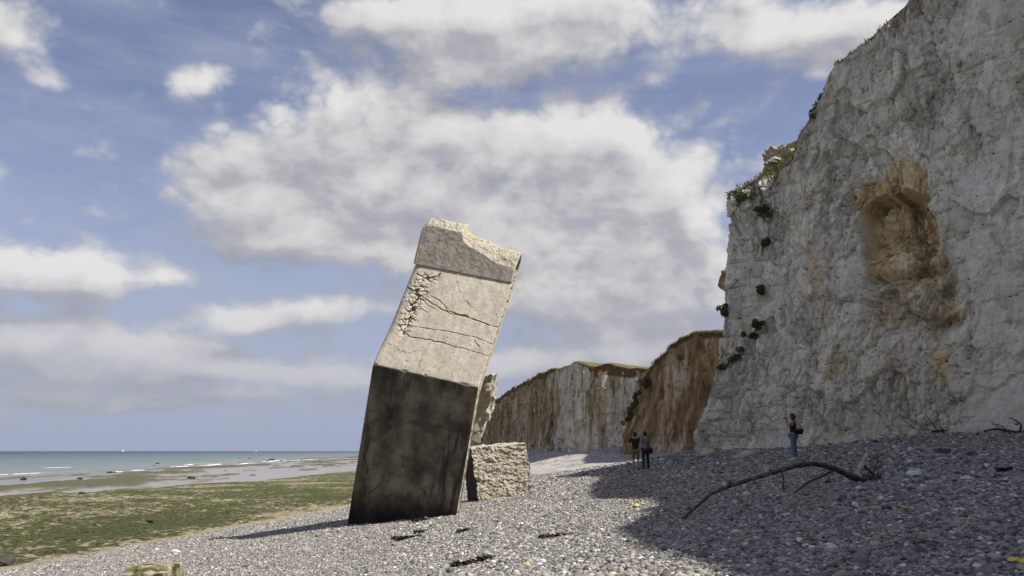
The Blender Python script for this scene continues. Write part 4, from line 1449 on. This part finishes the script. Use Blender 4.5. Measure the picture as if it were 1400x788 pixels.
def stick(lines, name, mat, label, cat, base, group=None, wob=.15):
    """branch of several limbs; every line: list of world points and radii; first line is the stem, others are children"""
    root = None
    for i, (pts, rad, m) in enumerate(lines):
        bm = bmesh.new()
        org = Vector(base)
        tube(bm, [Vector(p) - org for p in pts], [x * .8 for x in rad], 8 if i == 0 else 6, wob, seed=i + len(label))
        if root is None:
            root = bm_obj(name, bm, m or mat, None, True)
            root.location = base
            tag(root, label, cat, group)
        else:
            o = bm_obj('limb' if rad[0] > .02 else 'twig', bm, m or mat, root, True)
    return root


A, B = hit(930, 713), hit(1190, 660)


def lerp_d(px):
    return float(np.interp(px, [925, 1190, 1215], [A[1], B[1], B[1] + .2]))


def bp_(px, py, dd=0):
    return at(px, py, lerp_d(px) + dd)


def twigs(cx, cy, n, seed, dd=0):
    r = random.Random(seed)
    out = []
    for i in range(n):
        a_ = r.uniform(-2.9, -.25)
        l = r.uniform(14, 34)
        x, y = cx + r.uniform(-8, 12), cy + r.uniform(-6, 4)
        dz = r.uniform(-.35, .35)
        out.append(([bp_(x, y, dd), bp_(x + l * .5 * math.cos(a_) + r.uniform(-3, 3), y + l * .5 * math.sin(a_), dd + dz * .5), bp_(x + l * math.cos(a_), y + l * math.sin(a_), dd + dz)], [.011, .008, .004], None))
    return out


main = [([bp_(928, 714), bp_(942, 702), bp_(956, 690), bp_(972, 676), bp_(992, 667), bp_(1018, 658), bp_(1045, 650), bp_(1072, 642), bp_(1096, 635.5), bp_(1118, 635), bp_(1138, 640), bp_(1156, 648), bp_(1172, 655), bp_(1186, 656), bp_(1200, 653)],
         [.02, .03, .035, .04, .045, .05, .055, .06, .065, .07, .08, .085, .105, .13, .09], None),
        ([bp_(1068, 643), bp_(1071, 655, -.05), bp_(1070, 664, -.1), bp_(1072, 672, -.2)], [.03, .027, .024, .022], None),
        ([bp_(1140, 643), bp_(1124, 651, -.3), bp_(1106, 659, -.55), bp_(1094, 668, -.8), bp_(1086, 674, -1.0)], [.04, .035, .03, .025, .018], None),
        ([bp_(1174, 655), bp_(1175, 643), bp_(1179, 633), bp_(1184, 624), bp_(1188, 622)], [.10, .085, .07, .065, .03], M_WOODP),
        ([bp_(1184, 626), bp_(1186, 612), bp_(1180, 602), bp_(1171, 595), bp_(1163, 587)], [.026, .022, .018, .013, .007], M_WOODP),
        ([bp_(1180, 636), bp_(1189, 644), bp_(1198, 652), bp_(1203, 657)], [.03, .032, .03, .02], None),
        ([bp_(1190, 655), bp_(1199, 650), bp_(1206, 655)], [.05, .045, .02], None),
        ([bp_(1040, 651), bp_(1032, 656, -.1), bp_(1030, 662, -.1)], [.015, .012, .008], None)] + twigs(1192, 648, 16, 3) + twigs(1190, 630, 8, 4, .3)
stick(main, 'driftwood_branch', M_WOOD, 'long dark arched driftwood branch with a root stump on the shaded shingle', 'driftwood', tuple(B))

r_ = hit(890, 640)


def br2(px, py, dd=0):
    return at(px, py, r_[1] + dd)


stick([([br2(884, 640, .1), br2(893, 644), br2(902, 648), br2(915, 649), br2(928, 647), br2(936, 644, .2)], [.05, .06, .075, .08, .07, .03], None),
       ([br2(902, 648), br2(895, 649, -.3), br2(889, 651, -.6)], [.04, .035, .02], None), ([br2(920, 648), br2(923, 640, .1), br2(921, 634, .1)], [.03, .025, .014], None),
       ([br2(910, 648), br2(906, 641), br2(908, 634)], [.016, .012, .006], None)],
      'driftwood_branch', M_WOOD, 'short dark driftwood branch lying beside the two standing people', 'driftwood', tuple(r_))


def wall_branch(lines, label, base_px, dd=-.9):
    b = hit(*base_px)
    d = min(b[1], 60)
    L_ = [([at(x, y, d + k * .15) for k, (x, y) in enumerate(pl)], rad, None) for pl, rad in lines]
    stick(L_, 'driftwood_branch', M_WOOD, label, 'driftwood', tuple(b))


wall_branch([([(1231, 571), (1240, 578), (1250, 586), (1256, 593)], [.01, .018, .024, .03])], 'thin bare stick leaning on the foot of the white cliff below the hollow', (1256, 596))
wall_branch([([(1274, 590), (1290, 589), (1310, 588), (1322, 586), (1334, 583)], [.05, .09, .10, .09, .05]), ([(1282, 590), (1276, 582), (1270, 573), (1265, 566)], [.035, .03, .022, .012]),
             ([(1290, 588), (1284, 580), (1287, 572)], [.02, .016, .008]), ([(1272, 588), (1262, 587), (1254, 590)], [.03, .022, .012]), ([(1300, 588), (1308, 582), (1318, 580)], [.02, .016, .01])],
            'dark tangle of driftwood branches along the cliff foot', (1300, 593))
wall_branch([([(1345, 590), (1362, 587), (1380, 590), (1398, 592), (1412, 590)], [.03, .05, .06, .06, .05]), ([(1394, 590), (1396, 582), (1390, 576), (1380, 571)], [.05, .045, .035, .02]),
             ([(1376, 588), (1368, 582), (1356, 580)], [.03, .02, .012]), ([(1368, 588), (1360, 580), (1352, 576)], [.02, .016, .01]), ([(1400, 590), (1404, 578), (1402, 566)], [.03, .02, .012])],
            'curved driftwood branch with bare twigs beside the pale fallen chalk', (1385, 595))
wall_branch([([(1226, 644), (1234, 640), (1246, 634), (1262, 634)], [.015, .014, .012, .008]), ([(1232, 641), (1236, 632), (1233, 626)], [.01, .008, .005]), ([(1230, 642), (1222, 634), (1216, 622)], [.01, .008, .005])],
            'spray of thin dark twigs between root stump and white plastic container', (1232, 646))
wall_branch([([(1162, 588), (1167, 594), (1170, 600)], [.012, .012, .012])], 'thin pale stick standing behind the driftwood root stump', (1170, 604))

pl = hit(1206, 698)
o = rock('driftwood_board', pl, (.42, .2, .07), M_WOODP, 3, sub=3, rough=.2, sink=.1, rz=-.6)
tag(o, 'flat pale piece of driftwood lying on the shaded pebbles', 'driftwood')

# ------------------------------------------------------------------ litter
M_PLAST = simple('white_plastic', (.62, .64, .68), .4, .06, 6, .5)
M_YEL = simple('yellow_plastic', (.62, .52, .08), .5, .2, 9, .4)
M_ORG = simple('orange_plastic', (.55, .28, .04), .5, .25, 12, .4)
M_BLUE = simple('blue_cloth', (.06, .07, .22), .8, .3, 9)


def jerrican():
    b = hit(1251, 653)
    s_ = b[1] / 18.0
    root = empty('plastic_container', tuple(b), 'white plastic container lying on the pebbles right of the root stump', 'container', .2)
    w, d, h = .33 * s_, .22 * s_, .17 * s_
    bm = bmesh.new()
    bmesh.ops.create_cube(bm, size=1)
    for v in bm.verts:
        k = .82 if v.co.z > 0 else 1
        v.co = Vector((v.co.x * w * k, v.co.y * d * k, (v.co.z + .42) * h))
    bmesh.ops.bevel(bm, geom=list(bm.edges), offset=.03, segments=3, affect='EDGES')
    bm_obj('body', bm, M_PLAST, root, True)
    bm = bmesh.new()
    tube(bm, [(-w * .3, 0, h * .9), (-w * .2, 0, h * 1.1), (w * .12, 0, h * 1.1), (w * .22, 0, h * .9)], [.016] * 4, 8, 0)
    bm_obj('handle', bm, M_PLAST, root, True)
    bm = bmesh.new()
    bmesh.ops.create_cone(bm, cap_ends=True, segments=14, radius1=.03, radius2=.028, depth=.04, matrix=Matrix.Translation((w * .36, 0, h * .95)))
    bm_obj('cap', bm, M_PLAST, root, True)


jerrican()


def rag(px, py, size, mat, label, cat, seed, name='litter'):
    b = hit(px, py)
    n = 22
    r = np.random.default_rng(seed)
    g_ = np.stack(np.meshgrid(np.linspace(-.5, .5, n), np.linspace(-.5, .5, n), indexing='ij'), -1).reshape(-1, 2)
    p = np.column_stack([g_ * size, np.zeros(len(g_))])
    p[:, 2] = size * (.24 + .34 * fbm(np.column_stack([g_ * 3.2, g_[:, 0] * 0 + seed]), 3, seed))
    p[:, :2] += size * .28 * np.stack([fbm(np.column_stack([g_ * 2.5, g_[:, 0] * 0 + seed]), 2, seed + 1), fbm(np.column_stack([g_ * 2.5, g_[:, 0] * 0 + seed]), 2, seed + 2)], 1)
    o = mesh_np(name, p, grid_quads(n, n), mat)
    sm_ = o.modifiers.new('thick', 'SOLIDIFY')
    sm_.thickness = .006
    o.location = b + np.array([0, 0, .02])
    tag(o, label, cat)


rag(1241, 699, .13, M_ORG, 'crumpled orange plastic scrap beside the flat piece of driftwood', 'litter', 3, 'plastic_scrap')
rag(1391, 774, .14, M_YEL, 'crumpled yellow plastic scrap at the lower right of the beach', 'litter', 5, 'plastic_scrap')
rag(870, 695, .17, M_YEL, 'yellow plastic scrap at the sunlit edge of the cliff shadow', 'litter', 7, 'plastic_scrap')
rag(1372, 647, .26, M_BLUE, 'blue rag lying on the shaded pebbles far right', 'litter', 9, 'rag')
rag(719, 774, .09, M_YEL, 'small yellow plastic scrap on the sunlit pebbles at the bottom', 'litter', 11, 'plastic_scrap')

# ------------------------------------------------------------------ single stones
M_WHITE = simple('white_chalk_stone', (.56, .55, .52), .85, .15, 6, bump=.5)
M_GREYS = simple('grey_flint_stone', (.16, .16, .165), .7, .3, 8, bump=.4)
WSTONES = [(240, 757, .24, 'white chalk stone alone on the lower left shingle'), (1021, 678, .20, 'white chalk stone below the small hanging limb of the arched branch'), (1135, 752, .2, 'pale chalk stone near the bottom of the shaded shingle'),
           (1233, 596, .5, 'pale chalk lump at the cliff foot next to the leaning stick'), (1322, 588, .6, 'broad white chalk lump at the right end of the driftwood tangle'), (1322, 657, .22, 'white chalk stone far right on the shaded shingle, beyond the container'),
           (1164, 622, .22, 'white chalk stone just left of the root stump'), (1246, 617, .3, 'white chalk stone on the shingle below the driftwood tangle'), (905, 630, .3, 'white chalk stone beyond the short dark branch'), (1312, 700, .14, 'small white stone right of the orange scrap')]
for i, (px, py, s_, lb) in enumerate(WSTONES):
    o = rock('chalk_stone', hit(px, py), (s_, s_ * .8, s_ * .55), M_WHITE, 20 + i, sub=3, sink=.2, rz=i)
    tag(o, lb, 'stone', 'white chalk stones lying on the shingle')
GST = [(1228, 686, .2, 'large grey flint above the flat driftwood piece'), (1356, 716, .17, 'large rounded grey flint at the right of the beach'), (1032, 713, .16, 'large grey flint under the middle of the arched branch'), (1250, 690, .16, 'dark flint just right of the large grey flint'),
       (1262, 743, .16, 'grey flint low on the right half of the shingle')]
for i, (px, py, s_, lb) in enumerate(GST):
    o = rock('flint_stone', hit(px, py), (s_, s_ * .8, s_ * .6), M_GREYS, 40 + i, sub=3, sink=.2, rz=i, rough=.15, smooth=True)
    tag(o, lb, 'stone', 'large grey flints lying on the shingle')
o = rock('boulder', at(1181, 585, hit(1181, 598)[1] - .6), (1.3, 1.1, 1.1), M_CHALK, 71, sub=4, rough=.2, sink=.45)
tag(o, 'grey rounded boulder at the cliff foot behind the root stump', 'boulder')
for i, (px, py, s_, lb) in enumerate([(966, 622, .9, 'low chalk boulder at the very tip of the cliff foot'), (1022, 622, .7, 'chalk boulder at the cliff foot between tip and woman'), (1128, 607, .5, 'small chalk boulder behind the woman at the cliff foot'), (1008, 625, .45, 'small chalk boulder left of the cliff foot boulder')]):
    o = rock('chalk_boulder', hit(px, py + 3), (s_, s_ * .8, s_ * .6), M_CHALK, 81 + i, sub=4, rough=.3, sink=.3, rz=i * 2)
    tag(o, lb, 'boulder', 'chalk boulders at the foot of the white cliff')

# dark weed wrack on the sunlit shingle
M_WRACK = leaf_mat('wrack', (.018, .015, .012), (.05, .042, .03))
for i, (px, py, wdt, lb) in enumerate([(580, 712, .55, 'dark weed clump nearest the foot of the bunker'), (588, 697, .35, 'small dark weed clump against the bunker foot'), (559, 737, .5, 'dark weed clump on the shingle left of the bunker foot corner'),
                                       (640, 773, .35, 'dark weed clump at the bottom centre of the shingle'), (762, 735, .5, 'brownish weed clump near the tip of the cliff shadow'), (576, 729, .22, 'tiny dark weed clump between two larger clumps'),
                                       (634, 728, .2, 'tiny dark weed clump right of the bunker foot'), (664, 767, .18, 'tiny weed clump beside the bottom centre clump')]):
    b = hit(px, py)
    o = leaves('seaweed_clump', [b + np.array([k * wdt, k * .3 * wdt + .1 * math.sin(5 * k), .03]) for k in np.linspace(-.6, .6, 7)], 260, (wdt * .22, .1, .035), .06, M_WRACK, seed=60 + i)
    tag(o, lb, 'seaweed', 'seaweed clumps on the shingle')

# rocks on the flat and in the shallows
M_TROCK = simple('weedy_rock', (.05, .048, .035), .8, .5, 3, bump=.5)
TR = [(215, 634.5, 1.7), (211, 637, 1.0), (270, 629, 1.2), (326, 627, 1.2), (341, 627.5, 1.6), (295, 632.5, .9), (327, 632, .9), (150, 647, 1.3), (156, 646.5, .9), (32, 656, 1.2), (110, 655, .9), (145, 662, 1.1), (372, 629.5, 3.2), (365, 631, 1.6), (385, 630.5, 1.4),
      (345, 652, 1.4), (262, 655, 1.5), (266, 654, 1.0), (112, 675, .8), (308, 645, 1.0), (195, 657, 1.0), (430, 633, 1.2), (205, 714, .5), (302, 731, .3), (412, 629, 1.3), (5, 770, 1.0), (12, 774, .7), (455, 641, 1.0)]
for i, (px, py, s_) in enumerate(TR):
    fz = SEA if py < 655 else -.12
    o = rock('tidal_rock', hit(px, py, fz if py < 700 else .0), (s_ * .7, s_ * .6, s_ * .3), M_TROCK, 100 + i, sub=2, rough=.35, sink=.25, rz=i * 1.3)
    where = 'at the water edge' if py < 640 else ('on the wet sand' if py < 662 else 'on the green flat')
    sz = 'tiny' if s_ < .95 else ('small' if s_ < 1.25 else ('mid-sized' if s_ < 2 else 'largest'))
    side = 'far left' if px < 130 else ('left of centre' if px < 250 else ('midway along' if px < 340 else 'close to the bunker'))
    tag(o, f'{sz} dark weedy rock {where}, {side}', 'rock', 'dark rocks on the tidal flat')

# ------------------------------------------------------------------ sailing boats on the horizon
M_SAIL = simple('sail_cloth', (.8, .8, .78), .8, .05, 1)
M_HULL = simple('hull_paint', (.7, .7, .7), .4, .05, 1, .5)
M_MAST = simple('mast_metal', (.4, .4, .4), .4, .05, 1, .5)


def sailboat(px, d, label):
    p = at(px, 617, d)
    root = empty('sailing_boat', (p[0], p[1], SEA), label, 'boat', .7, 'sailing boats on the horizon')
    bm = bmesh.new()
    secs = [(-4, .55, .9), (-2, 1.1, 1.0), (1, 1.25, 1.05), (3.5, .7, 1.2), (5, .05, 1.35)]
    rg = []
    for x, hw, hh in secs:
        rg.append([bm.verts.new((x, -hw, hh)), bm.verts.new((x, -hw * .6, -.2)), bm.verts.new((x, hw * .6, -.2)), bm.verts.new((x, hw, hh))])
    for a_, b_ in zip(rg[:-1], rg[1:]):
        for k in range(4):
            bm.faces.new((a_[k], a_[(k + 1) % 4], b_[(k + 1) % 4], b_[k]))
    bm.faces.new(rg[0])
    bm.faces.new(rg[-1])
    bm_obj('hull', bm, M_HULL, root)
    bm = bmesh.new()
    tube(bm, [(.8, 0, 1), (.8, 0, 12.5)], [.09, .06], 8, 0)
    bm_obj('mast', bm, M_MAST, root)
    for nm, tri in (('mainsail', [(.6, 0, 2), (.6, 0, 12.2), (-4, .5, 2.1)]), ('jib', [(1.1, 0, 1.8), (.95, 0, 11), (4.8, -.2, 1.6)])):
        bm = bmesh.new()
        a_, b_, c_ = [Vector(x) for x in tri]
        n = 8
        vs = {}
        for i in range(n + 1):
            for j in range(n + 1 - i):
                q_ = a_ + (b_ - a_) * i / n + (c_ - a_) * j / n
                q_.y += .5 * math.sin(math.pi * i / n) * math.sin(math.pi * j / n)
                vs[i, j] = bm.verts.new(q_)
        for i in range(n):
            for j in range(n - i):
                bm.faces.new((vs[i, j], vs[i + 1, j], vs[i, j + 1]))
                if j < n - i - 1:
                    bm.faces.new((vs[i + 1, j], vs[i + 1, j + 1], vs[i, j + 1]))
        o = bm_obj(nm, bm, M_SAIL, root, True)
        sm_ = o.modifiers.new('thick', 'SOLIDIFY')
        sm_.thickness = .03
    return root


sailboat(168, 4300, 'white sailing boat on the horizon, the larger of two')
sailboat(350, 6500, 'tiny white sailing boat on the horizon nearer the bunker')


# ------------------------------------------------------------------ people
def skin(name, verts, edges, radii, mat, parent, root=0, sub=1):
    me = bpy.data.meshes.new(name)
    me.from_pydata(verts, edges, [])
    o = bpy.data.objects.new(name, me)
    COL.objects.link(o)
    o.modifiers.new('skin', 'SKIN').use_smooth_shade = True
    for i, r in enumerate(radii):
        o.data.skin_vertices[0].data[i].radius = r if isinstance(r, tuple) else (r, r)
    o.data.skin_vertices[0].data[root].use_root = True
    m = o.modifiers.new('sub', 'SUBSURF')
    m.levels = m.render_levels = sub
    dg = bpy.context.evaluated_depsgraph_get()
    me2 = bpy.data.meshes.new_from_object(o.evaluated_get(dg))
    bpy.data.objects.remove(o)
    o = bpy.data.objects.new(name, me2)
    link(o, parent)
    me2.materials.clear()
    if mat:
        me2.materials.append(mat)
    for p_ in me2.polygons:
        p_.use_smooth = True
    return o


def chain_build(chains):
    """chains of named joints -> verts, edges, radii"""
    names, V_, E_, R_ = {}, [], [], []
    for ch in chains:
        prev = None
        for (nm, co, r) in ch:
            if nm not in names:
                names[nm] = len(V_)
                V_.append(co)
                R_.append(r)
            if prev is not None:
                E_.append((names[prev], names[nm]))
            prev = nm
    return V_, E_, R_


M_SKIN = simple('skin', (.42, .24, .17), .6, .08, 8)
M_BLACK = simple('black_cloth', (.012, .012, .013), .85, .2, 12)
M_GREYC = simple('grey_cloth', (.17, .18, .18), .85, .12, 12)
M_KHAKI = simple('khaki_cloth', (.17, .125, .075), .85, .15, 12)
M_DARKT = simple('dark_trouser_cloth', (.022, .026, .038), .85, .2, 12)
M_DENIM = simple('denim', (.10, .13, .24), .85, .2, 16)
M_HAIRD = simple('dark_hair', (.02, .015, .012), .6, .3, 30)
M_HAIRB = simple('brown_hair', (.06, .03, .017), .6, .3, 30)
M_SHOE = simple('shoe', (.03, .03, .03), .7, .2, 10)
M_SHOEW = simple('pale_shoe', (.4, .38, .36), .7, .2, 10)
M_DEV = simple('camera_plastic', (.015, .015, .016), .4, .1, 10, .5)


def person(loc, rz, label, pose_, h, top, topmat, leg, legmat, hairmat, shoemat, longhair=False, group=None):
    """body faces -y before rz; pose_: joint overrides"""
    k = h / 1.75
    J = dict(pel=(0, 0, .94), wai=(0, 0, 1.08), che=(0, -.01, 1.27), nk=(0, .01, 1.47), hd=(0, -.005, 1.58), cr=(0, 0, 1.70))
    for s, sx in (('l', 1), ('r', -1)):
        J.update({'hip' + s: (.095 * sx, 0, .88), 'kne' + s: (.105 * sx, -.02, .49), 'ank' + s: (.11 * sx, .015, .085), 'toe' + s: (.125 * sx, -.15, .03),
                  'sho' + s: (.175 * sx, .01, 1.41), 'elb' + s: (.235 * sx, .03, 1.13), 'wri' + s: (.235 * sx, -.05, .89), 'han' + s: (.23 * sx, -.08, .80)})
    J.update(pose_)
    J = {a_: tuple(c * k for c in b_) for a_, b_ in J.items()}
    root = empty('person', loc, label, 'person', rz, group)
    ch = [[('pel', J['pel'], (.135 * k, .10 * k)), ('wai', J['wai'], (.125 * k, .09 * k)), ('che', J['che'], (.15 * k, .10 * k)), ('nk', J['nk'], .052 * k), ('hd', J['hd'], (.072 * k, .092 * k)), ('cr', J['cr'], (.055 * k, .068 * k))]]
    for s in 'lr':
        ch.append([('pel', J['pel'], 0), ('hip' + s, J['hip' + s], .085 * k), ('kne' + s, J['kne' + s], .056 * k), ('ank' + s, J['ank' + s], .038 * k), ('toe' + s, J['toe' + s], .032 * k)])
        ch.append([('che', J['che'], 0), ('sho' + s, J['sho' + s], .052 * k), ('elb' + s, J['elb' + s], .04 * k), ('wri' + s, J['wri' + s], .028 * k), ('han' + s, J['han' + s], (.035 * k, .02 * k))])
    V_, E_, R_ = chain_build(ch)
    body_ = skin('body', V_, E_, R_, M_SKIN, root, 0, 2)
    # fingers, nose and ears joined into the body
    bm = bmesh.new()
    bm.from_mesh(body_.data)
    for s, sx in (('l', 1), ('r', -1)):
        w_, hd_ = Vector(J['wri' + s]), Vector(J['han' + s])
        d_ = (hd_ - w_).normalized()
        side = d_.cross(Vector((sx, .2, .1))).normalized()
        pal = d_.cross(side)
        for f_ in range(4):
            o0 = hd_ + side * (.018 * (f_ - 1.5)) * k
            ln = (.07, .08, .075, .058)[f_] * k
            tube(bm, [o0 - d_ * .02, o0 + d_ * ln * .5, o0 + d_ * ln * .85 + pal * ln * .3, o0 + d_ * ln + pal * ln * .6], [.010, .009, .008, .006], 6, 0)
        o0 = w_ + d_ * .03 + side * .025
        tube(bm, [o0, o0 + side * .03 + d_ * .02, o0 + side * .035 + d_ * .055], [.012, .010, .007], 6, 0)
    H = Vector(J['hd'])
    face_d = Vector(pose_.get('look', (0, -1, 0))).normalized()
    sd = face_d.cross(Vector((0, 0, 1))).normalized()
    tube(bm, [H + face_d * .085 + Vector((0, 0, .03)), H + face_d * .112 + Vector((0, 0, -.005)), H + face_d * .088 + Vector((0, 0, -.02))], [.008, .014, .010], 6, 0)
    for e_ in (1, -1):
        tube(bm, [H + sd * .072 * e_ + Vector((0, 0, .03)), H + sd * .088 * e_ + Vector((0, 0, .005)), H + sd * .074 * e_ + Vector((0, 0, -.025))], [.008, .014, .008], 6, 0)
        bmesh.ops.create_icosphere(bm, subdivisions=2, radius=.012, matrix=Matrix.Translation(H + face_d * .083 + sd * .032 * e_ + Vector((0, 0, .028))))
    tube(bm, [H + face_d * .085 - sd * .025 + Vector((0, 0, -.052)), H + face_d * .093 + Vector((0, 0, -.054)), H + face_d * .085 + sd * .025 + Vector((0, 0, -.052))], [.005, .009, .005], 6, 0)
    bm.to_mesh(body_.data)
    bm.free()
    for p_ in body_.data.polygons:
        p_.use_smooth = True
    # top
    g_ = 1.13
    ch = [[('a0', tuple(np.array(J['pel']) + np.array([0, 0, -.07])), (.155 * k, .13 * k)), ('a', tuple(np.array(J['pel']) + np.array([0, 0, .03])), (.158 * k, .135 * k)), ('wai', J['wai'], (.148 * k, .122 * k)), ('che', J['che'], (.18 * k, .135 * k)), ('n', tuple(np.array(J['nk']) * .6 + np.array(J['che']) * .4), (.085 * k, .07 * k))]]
    if top == 'tshirt':
        for s in 'lr':
            sh, eb = np.array(J['sho' + s]), np.array(J['elb' + s])
            ch.append([('che', J['che'], 0), ('s' + s, tuple(sh), .074 * k), ('e' + s, tuple(sh * .25 + eb * .75), .063 * k)])
    else:
        for s in 'lr':
            sh = np.array(J['sho' + s])
            ch.append([('che', J['che'], 0), ('s' + s, tuple(sh * .8 + np.array(J['nk']) * .2), .05 * k)])
    V_, E_, R_ = chain_build(ch)
    skin('shirt' if top == 'tshirt' else 'sleeveless_top', V_, E_, R_, topmat, root, 0, 2)
    ch = []
    for s in 'lr':
        hp, kn, an = (np.array(J[a_ + s]) for a_ in ('hip', 'kne', 'ank'))
        l_ = [('p', J['pel'], (.15 * k, .12 * k)), ('h' + s, tuple(hp), .105 * k), ('k' + s, tuple(kn + np.array([0, 0, .02 if leg == 'long' else -.02])), .078 * k)]
        if leg == 'long':
            l_.append(('a' + s, tuple(an - np.array([0, 0, .015])), .068 * k))
        ch.append(l_)
    V_, E_, R_ = chain_build(ch)
    skin('trousers' if leg == 'long' else 'shorts', V_, E_, R_, legmat, root, 0, 2)
    for s in 'lr':
        a_, t_ = np.array(J['ank' + s]), np.array(J['toe' + s])
        V_, E_, R_ = chain_build([[('b', tuple(a_ + np.array([0, .035, -.04])), .042 * k), ('m', tuple(a_ * .5 + t_ * .5 + np.array([0, 0, -.01])), .045 * k), ('t', tuple(t_ + np.array([0, 0, .008])), .036 * k)]])
        skin('shoe', V_, E_, R_, shoemat, root, 0, 2)
    # hair cap: shell over the back and crown of the head
    bm = bmesh.new()
    bmesh.ops.create_icosphere(bm, subdivisions=4, radius=1)
    hv_ = np.array([v.co[:] for v in bm.verts])
    fd = np.array(face_d)
    frontness = hv_ @ fd
    n_ = fbm(hv_ * 4, 3, 5) * .07
    rad3 = np.array([.098, .115, .125]) * k
    if longhair:
        rad3 = np.array([.112, .125, .13]) * k
    hv2 = hv_ * rad3 * (1 + n_)[:, None]
    cut = (frontness > .35) & (hv_[:, 2] < .45)
    hv2[cut] *= .62
    if longhair:
        lo = (hv_[:, 2] < -.1) & (frontness < .2)
        hv2[lo, 2] *= 1.35
    for v, c_ in zip(bm.verts, hv2):
        v.co = Vector(c_) + Vector(J['hd']) + Vector((0, 0, .045 * k)) - face_d * .012
    bm_obj('hair', bm, hairmat, root, True)
    return root, J


def bag(name, loc, rz, size, mat, label, straps):
    root = empty(name, loc, label, 'bag', rz)
    bm = bmesh.new()
    bmesh.ops.create_cube(bm, size=1)
    for v in bm.verts:
        k = .8 if v.co.z > 0 else 1
        v.co = Vector((v.co.x * size[0] * k, v.co.y * size[1] * k, v.co.z * size[2]))
    bmesh.ops.bevel(bm, geom=list(bm.edges), offset=min(size) * .3, segments=3, affect='EDGES')
    bm_obj('pouch', bm, mat, root, True)
    bm = bmesh.new()
    bmesh.ops.create_cube(bm, size=1)
    for v in bm.verts:
        v.co = Vector((v.co.x * size[0] * .84, v.co.y * size[1] * .3 - size[1] * .48, v.co.z * size[2] * .45 + size[2] * .22))
    bmesh.ops.bevel(bm, geom=list(bm.edges), offset=min(size) * .08, segments=2, affect='EDGES')
    bm_obj('flap', bm, mat, root, True)
    for st_ in straps:
        bm = bmesh.new()
        tube(bm, st_, [.014] * len(st_), 6, 0)
        bm_obj('strap', bm, mat, root, True)
    return root


# man in black T-shirt and khaki shorts (left), facing the cliff with his head turned
m1p = hit(869.5, 643)
person(tuple(m1p), R(170), 'person in black T-shirt and khaki shorts standing with hands on hips', dict(elbl=(.33, .08, 1.16), wril=(.20, .03, .98), hanl=(.15, -.02, .95), elbr=(-.33, .08, 1.16), wrir=(-.20, .03, .98), hanr=(-.15, -.02, .95), look=(-.3, -.9, .25),
       anklp=(0, 0, 0)), 1.78, 'tshirt', M_BLACK, 'short', M_KHAKI, M_HAIRD, M_SHOE, group='people standing on the shingle')
m2p = hit(882.5, 642) + np.array([0, -.15, 0])
k2 = 1.76
person(tuple(m2p), R(188), 'person in grey T-shirt and dark trousers with dark straps across the back', dict(ankr=(-.13, .0, .085), toer=(-.15, -.15, .03), look=(.25, -.95, .1)), k2, 'tshirt', M_GREYC, 'long', M_DARKT, M_HAIRD, M_SHOE, group='people standing on the shingle')
# sling bag of the second man: hangs at his right hip, straps cross his back
bag('sling_bag', (m2p[0] + .2, m2p[1] - .12, m2p[2] + .86), R(10), (.26, .15, .27), M_DARKT, 'dark sling bag hanging at the hip of the person in grey',
    [[(-.08, .04, .13), (-.19, -.02, .30), (-.29, .0, .50), (-.33, .08, .62), (-.30, .22, .56)], [(.0, .04, .13), (-.10, -.02, .32), (-.07, .02, .50), (-.06, .08, .61), (-.09, .2, .57)]])
# woman: dark sleeveless top, jeans, hands raised to a camera
w_p = hit(1087, 628)
person(tuple(w_p), R(-128), 'person in black sleeveless top and blue jeans raising a camera by the cliff', dict(elbl=(.24, -.13, 1.25), wril=(.10, -.25, 1.46), hanl=(.06, -.24, 1.54), elbr=(-.24, -.13, 1.25), wrir=(-.10, -.25, 1.46), hanr=(-.06, -.24, 1.54),
       ankl=(.12, .05, .085), toel=(.13, -.1, .03), look=(0, -1, .05)), 1.68, 'vest', M_BLACK, 'long', M_DENIM, M_HAIRB, M_SHOEW, True, group='people standing on the shingle')
rzw = R(-128)


def wl_(x, y, z):
    c, s = math.cos(rzw), math.sin(rzw)
    return (w_p[0] + x * c - y * s, w_p[1] + x * s + y * c, w_p[2] + z)


cm = empty('camera_device', wl_(0, -.24, 1.50), 'small black camera held up by the person in jeans', 'camera', rzw)
bm = bmesh.new()
bmesh.ops.create_cube(bm, size=1)
for v in bm.verts:
    v.co = Vector((v.co.x * .12, v.co.y * .05, v.co.z * .08))
bmesh.ops.bevel(bm, geom=list(bm.edges), offset=.01, segments=2, affect='EDGES')
bm_obj('body', bm, M_DEV, cm, True)
bm = bmesh.new()
bmesh.ops.create_cone(bm, cap_ends=True, segments=16, radius1=.03, radius2=.034, depth=.07, matrix=Matrix.Translation((0, -.055, 0)) @ Matrix.Rotation(R(90), 4, 'X'))
bm_obj('lens', bm, M_DEV, cm, True)
bag('shoulder_bag', (w_p[0] + .22, w_p[1] - .05, w_p[2] + 1.0), R(20), (.30, .14, .2), M_BLACK, 'black shoulder bag hanging behind the person in jeans',
    [[(.08, .0, .09), (.0, .0, .25), (-.10, .02, .38), (-.15, .05, .42)], [(-.08, .0, .09), (-.12, .02, .25), (-.14, .05, .40)]])
